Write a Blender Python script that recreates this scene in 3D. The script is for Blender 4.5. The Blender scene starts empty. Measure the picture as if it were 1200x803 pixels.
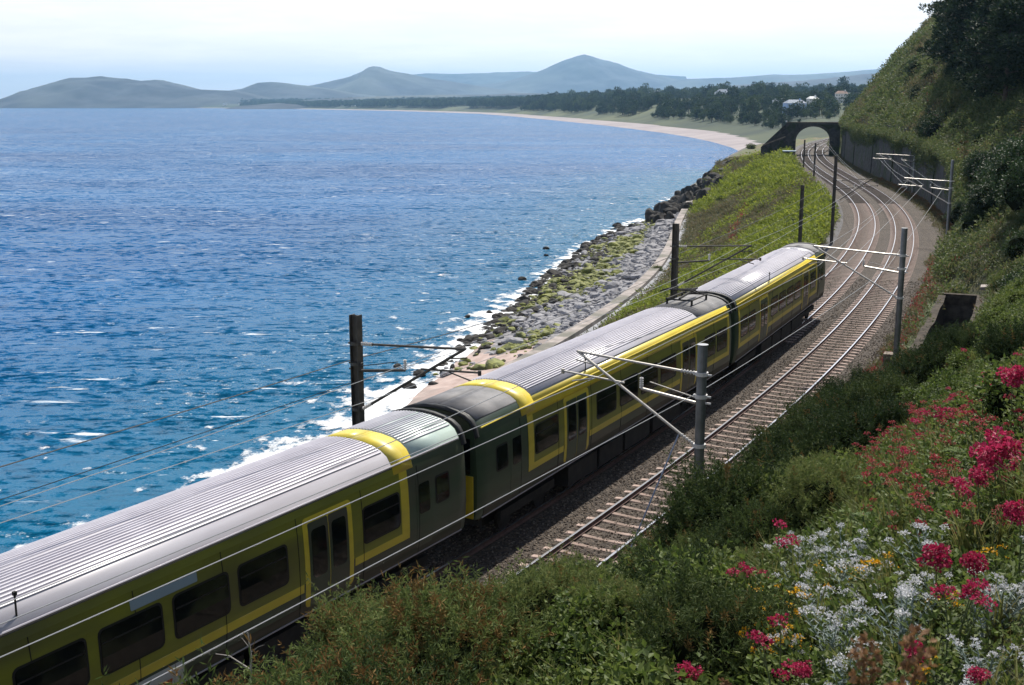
import bpy, bmesh, math, random
import numpy as np
from mathutils import Vector, Matrix, noise as mnoise

R = math.radians
rng = np.random.default_rng(11)
random.seed(5)
scene = bpy.context.scene
col = scene.collection

# ------------------------------------------------------------------ camera, sky, sun, exposure
CAM_H, FOC, HOR = 12.5, 1350.0, 122.0
PITCH = math.atan((401.5 - HOR) / FOC)
cd = bpy.data.cameras.new('camera'); cam = bpy.data.objects.new('camera', cd); col.objects.link(cam)
cam.location = (0, 0, CAM_H); cam.rotation_euler = (math.pi / 2 - PITCH, 0, 0)
cd.sensor_width = 36; cd.lens = FOC / 1200 * 36; cd.clip_start = 0.1; cd.clip_end = 120000
cd.dof.use_dof = True; cd.dof.focus_distance = 45; cd.dof.aperture_fstop = 9
scene.camera = cam

SUN_AZ, SUN_EL = R(20), R(52)
w = bpy.data.worlds.new('World'); scene.world = w; w.use_nodes = True
nt = w.node_tree; nt.nodes.clear()
def wn(t, **k):
    n = nt.nodes.new(t)
    for a, b in k.items(): setattr(n, a, b)
    return n
wo = wn('ShaderNodeOutputWorld'); bg = wn('ShaderNodeBackground')
sky = wn('ShaderNodeTexSky', sky_type='NISHITA', sun_disc=False, sun_elevation=SUN_EL, sun_rotation=SUN_AZ,
         air_density=1.0, dust_density=0.6, ozone_density=2.5)
bg.inputs['Strength'].default_value = 0.078
# soft thin clouds laid on a flat layer overhead (direction divided by height)
tc = wn('ShaderNodeTexCoord'); sep = wn('ShaderNodeSeparateXYZ'); nt.links.new(tc.outputs['Generated'], sep.inputs[0])
zz = wn('ShaderNodeMath', operation='ADD'); zz.inputs[1].default_value = 0.07
zm = wn('ShaderNodeMath', operation='MAXIMUM'); zm.inputs[1].default_value = 0.0
nt.links.new(sep.outputs['Z'], zm.inputs[0]); nt.links.new(zm.outputs[0], zz.inputs[0])
dx = wn('ShaderNodeMath', operation='DIVIDE'); dy = wn('ShaderNodeMath', operation='DIVIDE')
nt.links.new(sep.outputs['X'], dx.inputs[0]); nt.links.new(zz.outputs[0], dx.inputs[1])
nt.links.new(sep.outputs['Y'], dy.inputs[0]); nt.links.new(zz.outputs[0], dy.inputs[1])
cmb = wn('ShaderNodeCombineXYZ'); nt.links.new(dx.outputs[0], cmb.inputs[0]); nt.links.new(dy.outputs[0], cmb.inputs[1])
cn = wn('ShaderNodeTexNoise'); cn.inputs['Scale'].default_value = 0.75; cn.inputs['Detail'].default_value = 7; cn.inputs['Roughness'].default_value = 0.62
nt.links.new(cmb.outputs[0], cn.inputs['Vector'])
cr = wn('ShaderNodeValToRGB'); cr.color_ramp.elements[0].position = 0.40; cr.color_ramp.elements[1].position = 0.66
cr.color_ramp.elements[0].color = (0.78, 0.78, 0.78, 1); cr.color_ramp.elements[1].color = (1, 1, 1, 1)
nt.links.new(cn.outputs['Fac'], cr.inputs[0])
mx = wn('ShaderNodeMixRGB'); mx.inputs['Color2'].default_value = (15.6, 14.2, 13.1, 1)
ev = wn('ShaderNodeMapRange'); ev.inputs['From Min'].default_value = .04; ev.inputs['From Max'].default_value = .45; ev.inputs['To Min'].default_value = 1.0; ev.inputs['To Max'].default_value = .10
nt.links.new(zm.outputs[0], ev.inputs['Value'])
vm = wn('ShaderNodeMath', operation='MULTIPLY'); nt.links.new(cr.outputs[0], vm.inputs[0]); nt.links.new(ev.outputs[0], vm.inputs[1])
nt.links.new(vm.outputs[0], mx.inputs['Fac']); nt.links.new(sky.outputs[0], mx.inputs['Color1'])
nt.links.new(mx.outputs[0], bg.inputs['Color']); nt.links.new(bg.outputs[0], wo.inputs['Surface'])

sl = bpy.data.lights.new('sun', 'SUN'); so = bpy.data.objects.new('sun', sl); col.objects.link(so)
sl.energy = 5.0; sl.angle = R(0.53); sl.color = (1, 0.94, 0.84)
sdir = Vector((math.sin(SUN_AZ) * math.cos(SUN_EL), math.cos(SUN_AZ) * math.cos(SUN_EL), math.sin(SUN_EL)))
so.rotation_euler = sdir.to_track_quat('Z', 'Y').to_euler(); so.location = (0, 0, 60)
vs = scene.view_settings
vs.view_transform = 'Standard'; vs.look = 'None'; vs.gamma = 1; vs.exposure = 0.45; vs.use_curve_mapping = False
scene.cycles.use_denoising = True
try: scene.cycles.denoiser = 'OPENIMAGEDENOISE'
except Exception: pass
scene.cycles.max_bounces = 6; scene.cycles.diffuse_bounces = 2; scene.cycles.glossy_bounces = 3
scene.cycles.transmission_bounces = 3; scene.cycles.volume_bounces = 0; scene.cycles.transparent_max_bounces = 8
scene.cycles.sample_clamp_direct = 0; scene.cycles.sample_clamp_indirect = 4
scene.cycles.caustics_reflective = False; scene.cycles.caustics_refractive = False
scene.render.film_transparent = False

# ------------------------------------------------------------------ helpers
def tag(o, label=None, cat=None, group=None, kind=None):
    if label: o['label'] = label
    if cat: o['category'] = cat
    if group: o['group'] = group
    if kind: o['kind'] = kind
    return o

def empty(name, loc=(0, 0, 0), rz=0, label=None, cat=None, group=None):
    o = bpy.data.objects.new(name, None); col.objects.link(o)
    o.location = loc; o.rotation_euler = (0, 0, rz); o.empty_display_size = .3
    return tag(o, label, cat, group)

class MB:
    """collects polygons; build() links them as one mesh object"""
    def __init__(s): s.v = []; s.f = []; s.m = []; s.n = 0
    def add(s, verts, faces, mi=0):
        b = s.n; s.v.append(np.asarray(verts, float).reshape(-1, 3)); s.n += len(s.v[-1])
        for f in faces: s.f.append([b + i for i in f]); s.m.append(mi)
        return s
    def quads(s, Q, mi=0):
        Q = np.asarray(Q, float).reshape(-1, 4, 3); n = len(Q); b = s.n
        s.v.append(Q.reshape(-1, 3)); s.n += 4 * n
        s.f.extend((np.arange(n * 4).reshape(n, 4) + b).tolist()); s.m.extend([mi] * n)
        return s
    def grid(s, G, mi=0, flip=False):
        G = np.asarray(G, float); a, b = G.shape[:2]; base = s.n
        s.v.append(G.reshape(-1, 3)); s.n += a * b
        i, j = np.meshgrid(np.arange(a - 1), np.arange(b - 1), indexing='ij')
        k = (i * b + j + base).ravel()
        F = np.stack([k, k + 1, k + b + 1, k + b], 1) if flip else np.stack([k, k + b, k + b + 1, k + 1], 1)
        s.f.extend(F.tolist()); s.m.extend([mi] * len(F))
        return s
    def box(s, lo, hi, mi=0):
        (a, b, c), (d, e, f) = lo, hi
        return s.add([(a,b,c),(d,b,c),(d,e,c),(a,e,c),(a,b,f),(d,b,f),(d,e,f),(a,e,f)],
                     [(0,3,2,1),(4,5,6,7),(0,1,5,4),(1,2,6,5),(2,3,7,6),(3,0,4,7)], mi)
    def tube(s, pts, rad, n=8, mi=0, cap=True):
        pts = [np.asarray(p, float) for p in pts]
        if np.isscalar(rad): rad = [rad] * len(pts)
        rings = []
        for i, p in enumerate(pts):
            t = pts[min(i + 1, len(pts) - 1)] - pts[max(i - 1, 0)]; t = t / (np.linalg.norm(t) + 1e-9)
            a = np.cross(t, (0, 0, 1.0)) if abs(t[2]) < .95 else np.cross(t, (1.0, 0, 0))
            a /= np.linalg.norm(a); b = np.cross(t, a)
            th = np.arange(n) * 2 * math.pi / n
            rings.append(p + rad[i] * (np.cos(th)[:, None] * a + np.sin(th)[:, None] * b))
        base = s.n; V = np.concatenate(rings); fs = []
        for i in range(len(pts) - 1):
            for j in range(n):
                fs.append((i*n+j, i*n+(j+1) % n, (i+1)*n+(j+1) % n, (i+1)*n+j))
        if cap: fs += [tuple(range(n))[::-1], tuple(range((len(pts)-1)*n, len(pts)*n))]
        return s.add(V, fs, mi)
    def mesh(s, name, mats, smooth=False):
        me = bpy.data.meshes.new(name)
        V = np.concatenate(s.v) if s.v else np.zeros((0, 3))
        me.from_pydata(V.tolist(), [], s.f)
        for m in (mats if isinstance(mats, (list, tuple)) else [mats]): me.materials.append(m)
        if any(s.m): me.polygons.foreach_set('material_index', s.m)
        if smooth: me.polygons.foreach_set('use_smooth', [True] * len(me.polygons))
        me.update(); return me
    def build(s, name, mats, parent=None, smooth=False):
        o = bpy.data.objects.new(name, s.mesh(name, mats, smooth)); col.objects.link(o)
        if parent: o.parent = parent
        return o

def obj(name, me, parent=None, loc=None, rot=None, scl=None):
    o = bpy.data.objects.new(name, me); col.objects.link(o)
    if parent: o.parent = parent
    if loc is not None: o.location = loc
    if rot is not None: o.rotation_euler = rot
    if scl is not None: o.scale = (scl,) * 3 if np.isscalar(scl) else scl
    return o

def copy_tree(o, parent=None):
    c = o.copy(); col.objects.link(c); c.parent = parent
    for ch in o.children: copy_tree(ch, c)
    return c

def rand_unit(n):
    v = rng.normal(size=(n, 3)); return v / np.linalg.norm(v, axis=1)[:, None]
def unit(v): return v / (np.linalg.norm(v, axis=-1, keepdims=True) + 1e-9)

# ------------------------------------------------------------------ materials (procedural)
def mat(name, c1, c2=None, scale=5.0, rough=.7, metal=0.0, bump=0.0, bscale=None, c3=None, spec=.5, detail=5, coord='Object', stretch=None, contrast=(.35, .65), coat=0.0):
    m = bpy.data.materials.new(name); m.use_nodes = True
    t = m.node_tree; b = t.nodes['Principled BSDF']
    b.inputs['Roughness'].default_value = rough; b.inputs['Metallic'].default_value = metal
    b.inputs['Specular IOR Level'].default_value = spec
    b.inputs['Coat Weight'].default_value = coat
    b.inputs['Base Color'].default_value = (*c1, 1)
    tcn = t.nodes.new('ShaderNodeTexCoord'); vec = tcn.outputs[coord]
    if stretch:
        mp = t.nodes.new('ShaderNodeMapping'); mp.inputs['Scale'].default_value = stretch
        t.links.new(vec, mp.inputs[0]); vec = mp.outputs[0]
    if c2:
        n = t.nodes.new('ShaderNodeTexNoise'); n.inputs['Scale'].default_value = scale; n.inputs['Detail'].default_value = detail
        t.links.new(vec, n.inputs['Vector'])
        r = t.nodes.new('ShaderNodeValToRGB'); r.color_ramp.elements[0].position = contrast[0]; r.color_ramp.elements[1].position = contrast[1]
        r.color_ramp.elements[0].color = (*c1, 1); r.color_ramp.elements[1].color = (*c2, 1)
        t.links.new(n.outputs['Fac'], r.inputs[0]); out = r.outputs[0]
        if c3:
            n2 = t.nodes.new('ShaderNodeTexNoise'); n2.inputs['Scale'].default_value = scale * .23; n2.inputs['Detail'].default_value = 4
            t.links.new(vec, n2.inputs['Vector'])
            r2 = t.nodes.new('ShaderNodeValToRGB'); r2.color_ramp.elements[0].position = .48; r2.color_ramp.elements[1].position = .62
            t.links.new(n2.outputs['Fac'], r2.inputs[0])
            x = t.nodes.new('ShaderNodeMixRGB'); x.inputs['Color2'].default_value = (*c3, 1)
            t.links.new(r2.outputs[0], x.inputs['Fac']); t.links.new(out, x.inputs['Color1']); out = x.outputs[0]
        t.links.new(out, b.inputs['Base Color'])
    if bump:
        n = t.nodes.new('ShaderNodeTexNoise'); n.inputs['Scale'].default_value = bscale or scale * 3; n.inputs['Detail'].default_value = 6
        t.links.new(vec, n.inputs['Vector'])
        bp = t.nodes.new('ShaderNodeBump'); bp.inputs['Strength'].default_value = bump; bp.inputs['Distance'].default_value = .05
        t.links.new(n.outputs['Fac'], bp.inputs['Height']); t.links.new(bp.outputs[0], b.inputs['Normal'])
    return m

def leaf_mat(name, cols, rough=.55, trans=.3, spec=.4, objw=.35):
    """leaf colour varies per leaf (random per island) and per plant (object random)"""
    m = bpy.data.materials.new(name); m.use_nodes = True; t = m.node_tree; b = t.nodes['Principled BSDF']; o = t.nodes['Material Output']
    g = t.nodes.new('ShaderNodeNewGeometry'); oi = t.nodes.new('ShaderNodeObjectInfo')
    ad = t.nodes.new('ShaderNodeMath'); ad.operation = 'MULTIPLY_ADD'; ad.inputs[1].default_value = objw; ad.inputs[2].default_value = 0
    mu = t.nodes.new('ShaderNodeMath'); mu.operation = 'MULTIPLY_ADD'; mu.inputs[1].default_value = 1 - objw
    t.links.new(oi.outputs['Random'], ad.inputs[0]); t.links.new(g.outputs['Random Per Island'], mu.inputs[0]); t.links.new(ad.outputs[0], mu.inputs[2])
    r = t.nodes.new('ShaderNodeValToRGB'); e = r.color_ramp.elements
    e[0].position = .1; e[0].color = (*cols[0], 1); e[1].position = .95; e[1].color = (*cols[-1], 1)
    for k, c in enumerate(cols[1:-1]):
        q = e.new(.1 + .85 * (k + 1) / (len(cols) - 1)); q.color = (*c, 1)
    t.links.new(mu.outputs[0], r.inputs[0]); t.links.new(r.outputs[0], b.inputs['Base Color'])
    b.inputs['Roughness'].default_value = rough; b.inputs['Specular IOR Level'].default_value = spec
    if trans > 0:
        tr = t.nodes.new('ShaderNodeBsdfTranslucent'); ms = t.nodes.new('ShaderNodeMixShader'); ms.inputs[0].default_value = trans
        t.links.new(r.outputs[0], tr.inputs[0]); t.links.new(b.outputs[0], ms.inputs[1]); t.links.new(tr.outputs[0], ms.inputs[2]); t.links.new(ms.outputs[0], o.inputs['Surface'])
    return m

# ------------------------------------------------------------------ line of the railway
_cy = np.array([-60,-40,-20,-5, 10, 30, 50, 70, 90, 110, 130, 150, 170, 190, 210, 230, 250, 270, 290, 310, 330, 350, 370, 390, 410, 440, 470, 510], float)
_cx = np.array([-60.5,-45.5,-31.4,-21.0,-10.88, 1.44, 12.33, 21.87, 30.24, 37.56, 43.78, 48.89, 53.08, 56.71, 60.18, 63.79, 67.69, 71.95, 76.6, 81.63, 87.07, 92.95, 99.3, 106.13, 113.44, 125.6, 139, 158.5])
def _spline(xs, ys):
    n = len(xs); h = np.diff(xs); A = np.zeros((n, n)); b = np.zeros(n); A[0, 0] = A[-1, -1] = 1
    for i in range(1, n - 1):
        A[i, i-1] = h[i-1]; A[i, i] = 2 * (h[i-1] + h[i]); A[i, i+1] = h[i]
        b[i] = 6 * ((ys[i+1]-ys[i]) / h[i] - (ys[i]-ys[i-1]) / h[i-1])
    M = np.linalg.solve(A, b)
    def f(x):
        x = np.asarray(x, float); i = np.clip(np.searchsorted(xs, x) - 1, 0, n - 2); t = x - xs[i]; hh = h[i]
        c1 = (ys[i+1]-ys[i]) / hh - hh * (2 * M[i] + M[i+1]) / 6
        return ys[i] + c1 * t + M[i] / 2 * t**2 + (M[i+1]-M[i]) / (6 * hh) * t**3
    return f
CX = _spline(_cy, _cx)
def slope_at(y): return (CX(y + .5) - CX(y - .5))
def frame(y):
    """centre point, unit tangent and unit right-hand normal of the inland track"""
    y = np.asarray(y, float); s = slope_at(y); n = np.sqrt(1 + s * s)
    return np.stack([CX(y), y], -1), np.stack([s / n, 1 / n], -1), np.stack([1 / n, -s / n], -1)
def sd(y, d, z=0.0):
    """station y, offset d to the right of the inland track, height z -> world"""
    c, t, r = frame(y); d = np.asarray(d, float)
    p = c + r * d[..., None]
    return np.concatenate([p, np.broadcast_to(np.asarray(z, float), d.shape)[..., None]], -1) if d.ndim else np.array([p[0], p[1], z])
_py = np.arange(-58, 508, .75); _pc, _pt, _pr = frame(_py)
def to_sd(xy):
    xy = np.asarray(xy, float).reshape(-1, 2); Y = np.empty(len(xy)); D = np.empty(len(xy))
    for k in range(0, len(xy), 2000):
        q = xy[k:k+2000]; dd = ((q[:, None] - _pc[None])**2).sum(-1); i = dd.argmin(1)
        rel = q - _pc[i]; Y[k:k+2000] = _py[i] + (rel * _pt[i]).sum(1) * _pt[i][:, 1]; D[k:k+2000] = (rel * _pr[i]).sum(1)
    return Y, D
TW = -3.67        # seaward track centre
SEA = -13.0

def lerp(y, pts): return np.interp(y, [p[0] for p in pts], [p[1] for p in pts])
def hnoise(y, d, a=1.0):
    return a * (.5 * np.sin(.31 * y + .5 * d + .4) * np.sin(.23 * d - .17 * y + 1) + .28 * np.sin(.83 * y - .6 * d + 2) * np.sin(.71 * d + .4 * y) + .14 * np.sin(1.9 * y + .3) * np.sin(1.7 * d + .8 * y))
WALL_A, WALL_B = 113.0, 297.0
def wall_h(y): return lerp(y, [(104, 0), (113, 2.2), (128, 6.0), (150, 7.0), (220, 7.4), (297, 7.8), (312, 3.0), (330, 1.0)])
def toe_e(y): return lerp(y, [(-60, 27.5), (210, 27), (260, 25), (300, 25), (380, 29), (440, 34)])
def shore_e(y): return toe_e(y) + lerp(y, [(-60, 8), (75, 10), (86, 13), (110, 16), (157, 19), (229, 16), (262, 11), (500, 11)])
TRENCH = (57.5, 76.0, 4.15, 6.15)
def height(y, d):
    """ground height at station y, offset d (rail top = 0)"""
    y, d = np.broadcast_arrays(np.asarray(y, float), np.asarray(d, float))
    # inland side
    wh = wall_h(y); d0 = lerp(y, [(43, 3.1), (53, 6.6), (77.5, 6.6), (85, 3.4), (98, 3.1), (116, 5.6), (300, 5.6), (330, 4.0)])
    k = lerp(y, [(-60, .95), (44, .95), (54, 1.25), (78, 1.2), (88, .95), (100, .95), (150, 1.05), (200, 1.18), (260, 1.3), (340, 1.35), (420, 1.1)])
    top = lerp(y, [(-60, 16), (20, 15), (80, 16), (130, 18), (190, 22), (250, 29), (300, 37), (360, 38), (430, 30)])
    a = np.where(d > d0, wh + k * np.maximum(d - d0 - .7 * (wh > .5), 0), -.38)
    a = a + 2.3 * np.exp(-((d - 7.0) / 3.4)**2) * lerp(y, [(16, 1), (23, 0)]) * (d > d0) * np.clip((d - d0) / 1.2, 0, 1)
    kk = 3.0; a = np.where(d > d0, -kk * np.log(np.exp(-np.minimum(a, 60) / kk) + np.exp(-top / kk)), a)
    a = a + hnoise(y, d, .55) * np.clip((d - d0 - .5) / 4, 0, 1)
    tr = (y > TRENCH[0]) & (y < TRENCH[1]) & (d > TRENCH[2]) & (d < TRENCH[3]); a = np.where(tr, -4.0, a)
    # seaward side
    e = -d
    toe = toe_e(y)
    zt = lerp(y, [(-60, -9.6), (210, -9.4), (260, -6.5), (310, -3.2), (400, -3.0)])
    f = np.clip((e - 7.6) / (toe - 7.6), 0, 1)
    b = -.42 + (zt + .42) * (f ** .92)
    b = b + hnoise(y, d, .9) * np.clip((e - 8) / 4, 0, 1) * np.clip((toe - e) / 4, 0, 1) + .30 * np.exp(-((e - 9.3) / 1.4)**2)
    cliff = lerp(y, [(215, 0), (262, 1), (600, 1)])
    g = e - toe; wl = shore_e(y) - toe
    c_beach = np.where(g < 3.15, zt, np.where(g < wl, zt - 1.3 + (SEA - zt + 1.3) * np.clip((g - 3.15) / (wl - 3.15), 0, 1) ** .9, SEA - .11 * (g - wl)))
    c_beach = c_beach + hnoise(y * 1.5, d * 1.5, .25) * ((g > 4) & (g < wl - 1))
    c_cliff = np.interp(e - toe, [0, 2, 9, 16, 40], [0, -1.2, 0, 0, 0]) ; c_cliff = np.where(e - toe > 9, np.interp(e - toe, [9, 14, 40], [-12.0, -13.4, -17]), zt + (-12.0 - zt) * np.clip((e - toe) / 9, 0, 1) ** .75 + hnoise(y * 2, d * 2, 1.3) * np.clip((e - toe) / 3, 0, 1))
    out = c_beach * (1 - cliff) + c_cliff * cliff
    b = np.where(e > toe, out, b)
    b = np.where(e < 7.6, np.where(e < 6.4, -.38, -.42), b)
    return np.where(d > 0, a, b)

def project(p):
    p = np.asarray(p, float); x, y, z = p[..., 0], p[..., 1], p[..., 2] - CAM_H
    dep = y * math.cos(PITCH) - z * math.sin(PITCH); up = y * math.sin(PITCH) + z * math.cos(PITCH)
    return 600 + FOC * x / dep, 401.5 - FOC * up / dep
def ray(px, py):
    v = np.array([px - 600, FOC * math.cos(PITCH) - (py - 401.5) * math.sin(PITCH), -FOC * math.sin(PITCH) - (py - 401.5) * math.cos(PITCH)]); return v / v[1]
def flat(px, py, z=0.0):
    v = ray(px, py); t = (z - CAM_H) / v[2]; return np.array([v[0] * t, t, z])
def depth_at(px, py, Y):
    v = ray(px, py); return np.array([v[0] * Y, Y, CAM_H + v[2] * Y])
def hit(px, py, lift=0.0, t0=1.5, t1=420):
    """first meeting of the pixel's direction with the sloping ground"""
    v = ray(px, py); t = np.geomspace(t0, t1, 900); P = np.array([0, 0, CAM_H]) + t[:, None] * v
    y, d = to_sd(P[:, :2]); h = height(y, d) + lift; k = np.nonzero(P[:, 2] < h)[0]
    if not len(k): return None
    p = P[k[0]].copy(); p[2] = h[k[0]] - lift; return p
def gz(x, y):
    a, b = to_sd([(x, y)]); return float(height(a, b)[0])

# ------------------------------------------------------------------ ground materials
M = {}
M['soil'] = mat('hillside soil', (.035, .045, .018), (.075, .07, .03), 1.2, .95, bump=.6, bscale=6, c3=(.06, .085, .025))
M['bank'] = mat('embankment soil', (.06, .08, .025), (.11, .12, .04), .8, .95, bump=.5, bscale=5, c3=(.14, .10, .05))
M['rockface'] = mat('dark sea rock', (.035, .033, .03), (.11, .10, .09), .6, .85, bump=1, bscale=1.6, c3=(.05, .06, .025))
M['sand'] = mat('pinkish beach sand', (.34, .25, .22), (.46, .36, .32), .9, .95, bump=.3, bscale=8, c3=(.26, .22, .20))
M['shingle'] = mat('grey shingle', (.10, .10, .11), (.30, .29, .30), 1.8, .9, bump=1, bscale=3)
M['farsand'] = mat('pale far beach', (.25, .22, .225), (.33, .29, .29), .03, .95)
M['plain'] = mat('far farmland', (.012, .026, .012), (.045, .062, .022), .015, .95, c3=(.085, .10, .04), coord='Object')
M['hill'] = mat('far heath hill tinted haze blue', (.003, .006, .016), (.04, .047, .062), .0045, .95, c3=(.07, .08, .075), detail=14, contrast=(.42, .60))  # blue of the distant haze is partly mixed into these base colours
M['scrubhill'] = mat('scrub', (.03, .05, .02), (.09, .11, .04), .5, .95)
M['concrete'] = mat('weathered concrete', (.22, .19, .175), (.38, .335, .31), .9, .9, bump=.4, bscale=5, c3=(.14, .135, .11))
M['apron'] = mat('grey sea wall apron', (.22, .23, .25), (.33, .34, .37), .8, .9, bump=.2, bscale=5)
M['tstone'] = mat('trench stone darkened for shade', (.035, .030, .025), (.085, .07, .055), 2.5, .95, bump=.8, bscale=9, spec=.2)  # same stone made darker; the trench's shade is put into the colour
M['stone'] = mat('brown rubble stone', (.13, .10, .08), (.26, .21, .17), 2.5, .9, bump=.8, bscale=9)

# ballast: gravel by voronoi cells
def gravel(name, a, b, c, scale):
    m = bpy.data.materials.new(name); m.use_nodes = True; t = m.node_tree; p = t.nodes['Principled BSDF']; p.inputs['Roughness'].default_value = .9
    tcn = t.nodes.new('ShaderNodeTexCoord'); v = t.nodes.new('ShaderNodeTexVoronoi'); v.inputs['Scale'].default_value = scale
    t.links.new(tcn.outputs['Object'], v.inputs['Vector'])
    s = t.nodes.new('ShaderNodeSeparateColor'); t.links.new(v.outputs['Color'], s.inputs[0])
    r = t.nodes.new('ShaderNodeValToRGB'); e = r.color_ramp.elements; e[0].color = (*a, 1); e[1].color = (*c, 1); q = e.new(.55); q.color = (*b, 1)
    t.links.new(s.outputs[0], r.inputs[0])
    n = t.nodes.new('ShaderNodeTexNoise'); n.inputs['Scale'].default_value = .35; t.links.new(tcn.outputs['Object'], n.inputs['Vector'])
    x = t.nodes.new('ShaderNodeMixRGB'); x.blend_type = 'MULTIPLY'; x.inputs['Fac'].default_value = .55
    rr = t.nodes.new('ShaderNodeValToRGB'); rr.color_ramp.elements[0].position = .35; rr.color_ramp.elements[0].color = (.55, .5, .46, 1); rr.color_ramp.elements[1].position = .65
    t.links.new(n.outputs['Fac'], rr.inputs[0]); t.links.new(r.outputs[0], x.inputs['Color1']); t.links.new(rr.outputs[0], x.inputs['Color2'])
    t.links.new(x.outputs[0], p.inputs['Base Color'])
    bp = t.nodes.new('ShaderNodeBump'); bp.inputs['Strength'].default_value = 1; bp.inputs['Distance'].default_value = .05; bp.invert = True
    t.links.new(v.outputs['Distance'], bp.inputs['Height']); t.links.new(bp.outputs[0], p.inputs['Normal'])
    return m
M['ballast'] = gravel('brown track ballast', (.022, .016, .012), (.058, .043, .032), (.14, .11, .085), 16)
M['cess'] = gravel('grey cess stones', (.045, .045, .05), (.10, .098, .10), (.20, .19, .20), 14)

# ------------------------------------------------------------------ sea
def make_sea():
    m = bpy.data.materials.new('sea water'); m.use_nodes = True; t = m.node_tree; p = t.nodes['Principled BSDF']
    L = t.links.new
    tcn = t.nodes.new('ShaderNodeTexCoord'); pos = tcn.outputs['Object']
    def noise(sc, stretch, detail, rough=.55, rot=0):
        mp = t.nodes.new('ShaderNodeMapping'); mp.inputs['Scale'].default_value = stretch; mp.inputs['Rotation'].default_value = (0, 0, rot)
        n = t.nodes.new('ShaderNodeTexNoise'); n.inputs['Scale'].default_value = sc; n.inputs['Detail'].default_value = detail; n.inputs['Roughness'].default_value = rough
        L(pos, mp.inputs[0]); L(mp.outputs[0], n.inputs['Vector']); return n.outputs['Fac']
    def ramp(f, a, b, c0=(0, 0, 0, 1), c1=(1, 1, 1, 1)):
        r = t.nodes.new('ShaderNodeValToRGB'); r.color_ramp.elements[0].position = a; r.color_ramp.elements[1].position = b
        r.color_ramp.elements[0].color = c0; r.color_ramp.elements[1].color = c1; L(f, r.inputs[0]); return r.outputs[0]
    big = noise(.012, (.45, 1, 1), 4)
    c = ramp(big, .35, .66, (.0005, .068, .205, 1), (.001, .102, .275, 1))
    # greener, paler water over the shallows beside the beach
    at = t.nodes.new('ShaderNodeAttribute'); at.attribute_name = 'shallow'
    x = t.nodes.new('ShaderNodeMixRGB'); x.inputs['Color2'].default_value = (.002, .10, .20, 1); L(at.outputs['Fac'], x.inputs['Fac']); L(c, x.inputs['Color1'])
    # white flecks: broken foam, and sun sparkle painted into the water colour
    f1 = noise(.55, (.26, 1.0, 1), 5, .62, .12); f2 = noise(.02, (.6, 1, 1), 3)
    fm = t.nodes.new('ShaderNodeMath'); fm.operation = 'MULTIPLY'; L(ramp(f1, .645, .675), fm.inputs[0]); L(ramp(f2, .42, .56), fm.inputs[1])
    x2 = t.nodes.new('ShaderNodeMixRGB'); x2.inputs['Color2'].default_value = (.75, .78, .8, 1); L(fm.outputs[0], x2.inputs['Fac']); L(x.outputs[0], x2.inputs['Color1'])
    L(x2.outputs[0], p.inputs['Base Color'])
    p.inputs['Roughness'].default_value = .24; p.inputs['IOR'].default_value = 1.13; p.inputs['Specular IOR Level'].default_value = .5
    # wave slopes: summed noise gradients tilt the surface normal (choppy crests run across the wind)
    def slope(sc, stretch, detail, amp, rot):
        mp = t.nodes.new('ShaderNodeMapping'); mp.inputs['Scale'].default_value = stretch; mp.inputs['Rotation'].default_value = (0, 0, rot)
        n = t.nodes.new('ShaderNodeTexNoise'); n.inputs['Scale'].default_value = sc; n.inputs['Detail'].default_value = detail
        L(pos, mp.inputs[0]); L(mp.outputs[0], n.inputs['Vector'])
        sb = t.nodes.new('ShaderNodeVectorMath'); sb.operation = 'SUBTRACT'; sb.inputs[1].default_value = (.5, .5, .5); L(n.outputs['Color'], sb.inputs[0])
        ml = t.nodes.new('ShaderNodeVectorMath'); ml.operation = 'MULTIPLY'; ml.inputs[1].default_value = (amp * .7, amp, 0); L(sb.outputs[0], ml.inputs[0]); return ml.outputs[0]
    acc = None
    for a_ in (slope(.055, (.35, 1, 1), 2, .5, .12), slope(.28, (.45, 1, 1), 3, 1.6, .1), slope(1.1, (.55, 1, 1), 3, 3.3, .05), slope(6, (.8, 1, 1), 2, 1.5, 0)):
        if acc is None: acc = a_
        else:
            q = t.nodes.new('ShaderNodeVectorMath'); q.operation = 'ADD'; L(acc, q.inputs[0]); L(a_, q.inputs[1]); acc = q.outputs[0]
    q = t.nodes.new('ShaderNodeVectorMath'); q.operation = 'ADD'; q.inputs[1].default_value = (0, 0, 1); L(acc, q.inputs[0])
    nn = t.nodes.new('ShaderNodeVectorMath'); nn.operation = 'NORMALIZE'; L(q.outputs[0], nn.inputs[0]); L(nn.outputs[0], p.inputs['Normal'])
    # a strip that follows the shore (for the shallows), then the open sea beyond it
    xs = np.concatenate([-np.geomspace(20000, 200, 26), np.linspace(-180, 160, 60), np.geomspace(200, 20000, 22)])
    ys = np.concatenate([[-3000, -600, -150], np.linspace(-40, 420, 90), np.geomspace(440, 30000, 46)])
    X, Y = np.meshgrid(xs, ys, indexing='ij'); G = np.stack([X, Y, np.full_like(X, SEA)], -1)
    o = MB().grid(G).build('sea', m)
    yy, dd = to_sd(G.reshape(-1, 3)[:, :2]); sh = np.clip((dd + 120) / 75, 0, 1)**1.6 * (G.reshape(-1, 3)[:, 1] < 480)
    sh = np.maximum(sh * (dd < 0), 0)
    a = o.data.attributes.new('shallow', 'FLOAT', 'POINT'); a.data.foreach_set('value', sh.astype(np.float32))
    return tag(o, kind='structure')
make_sea()

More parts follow.
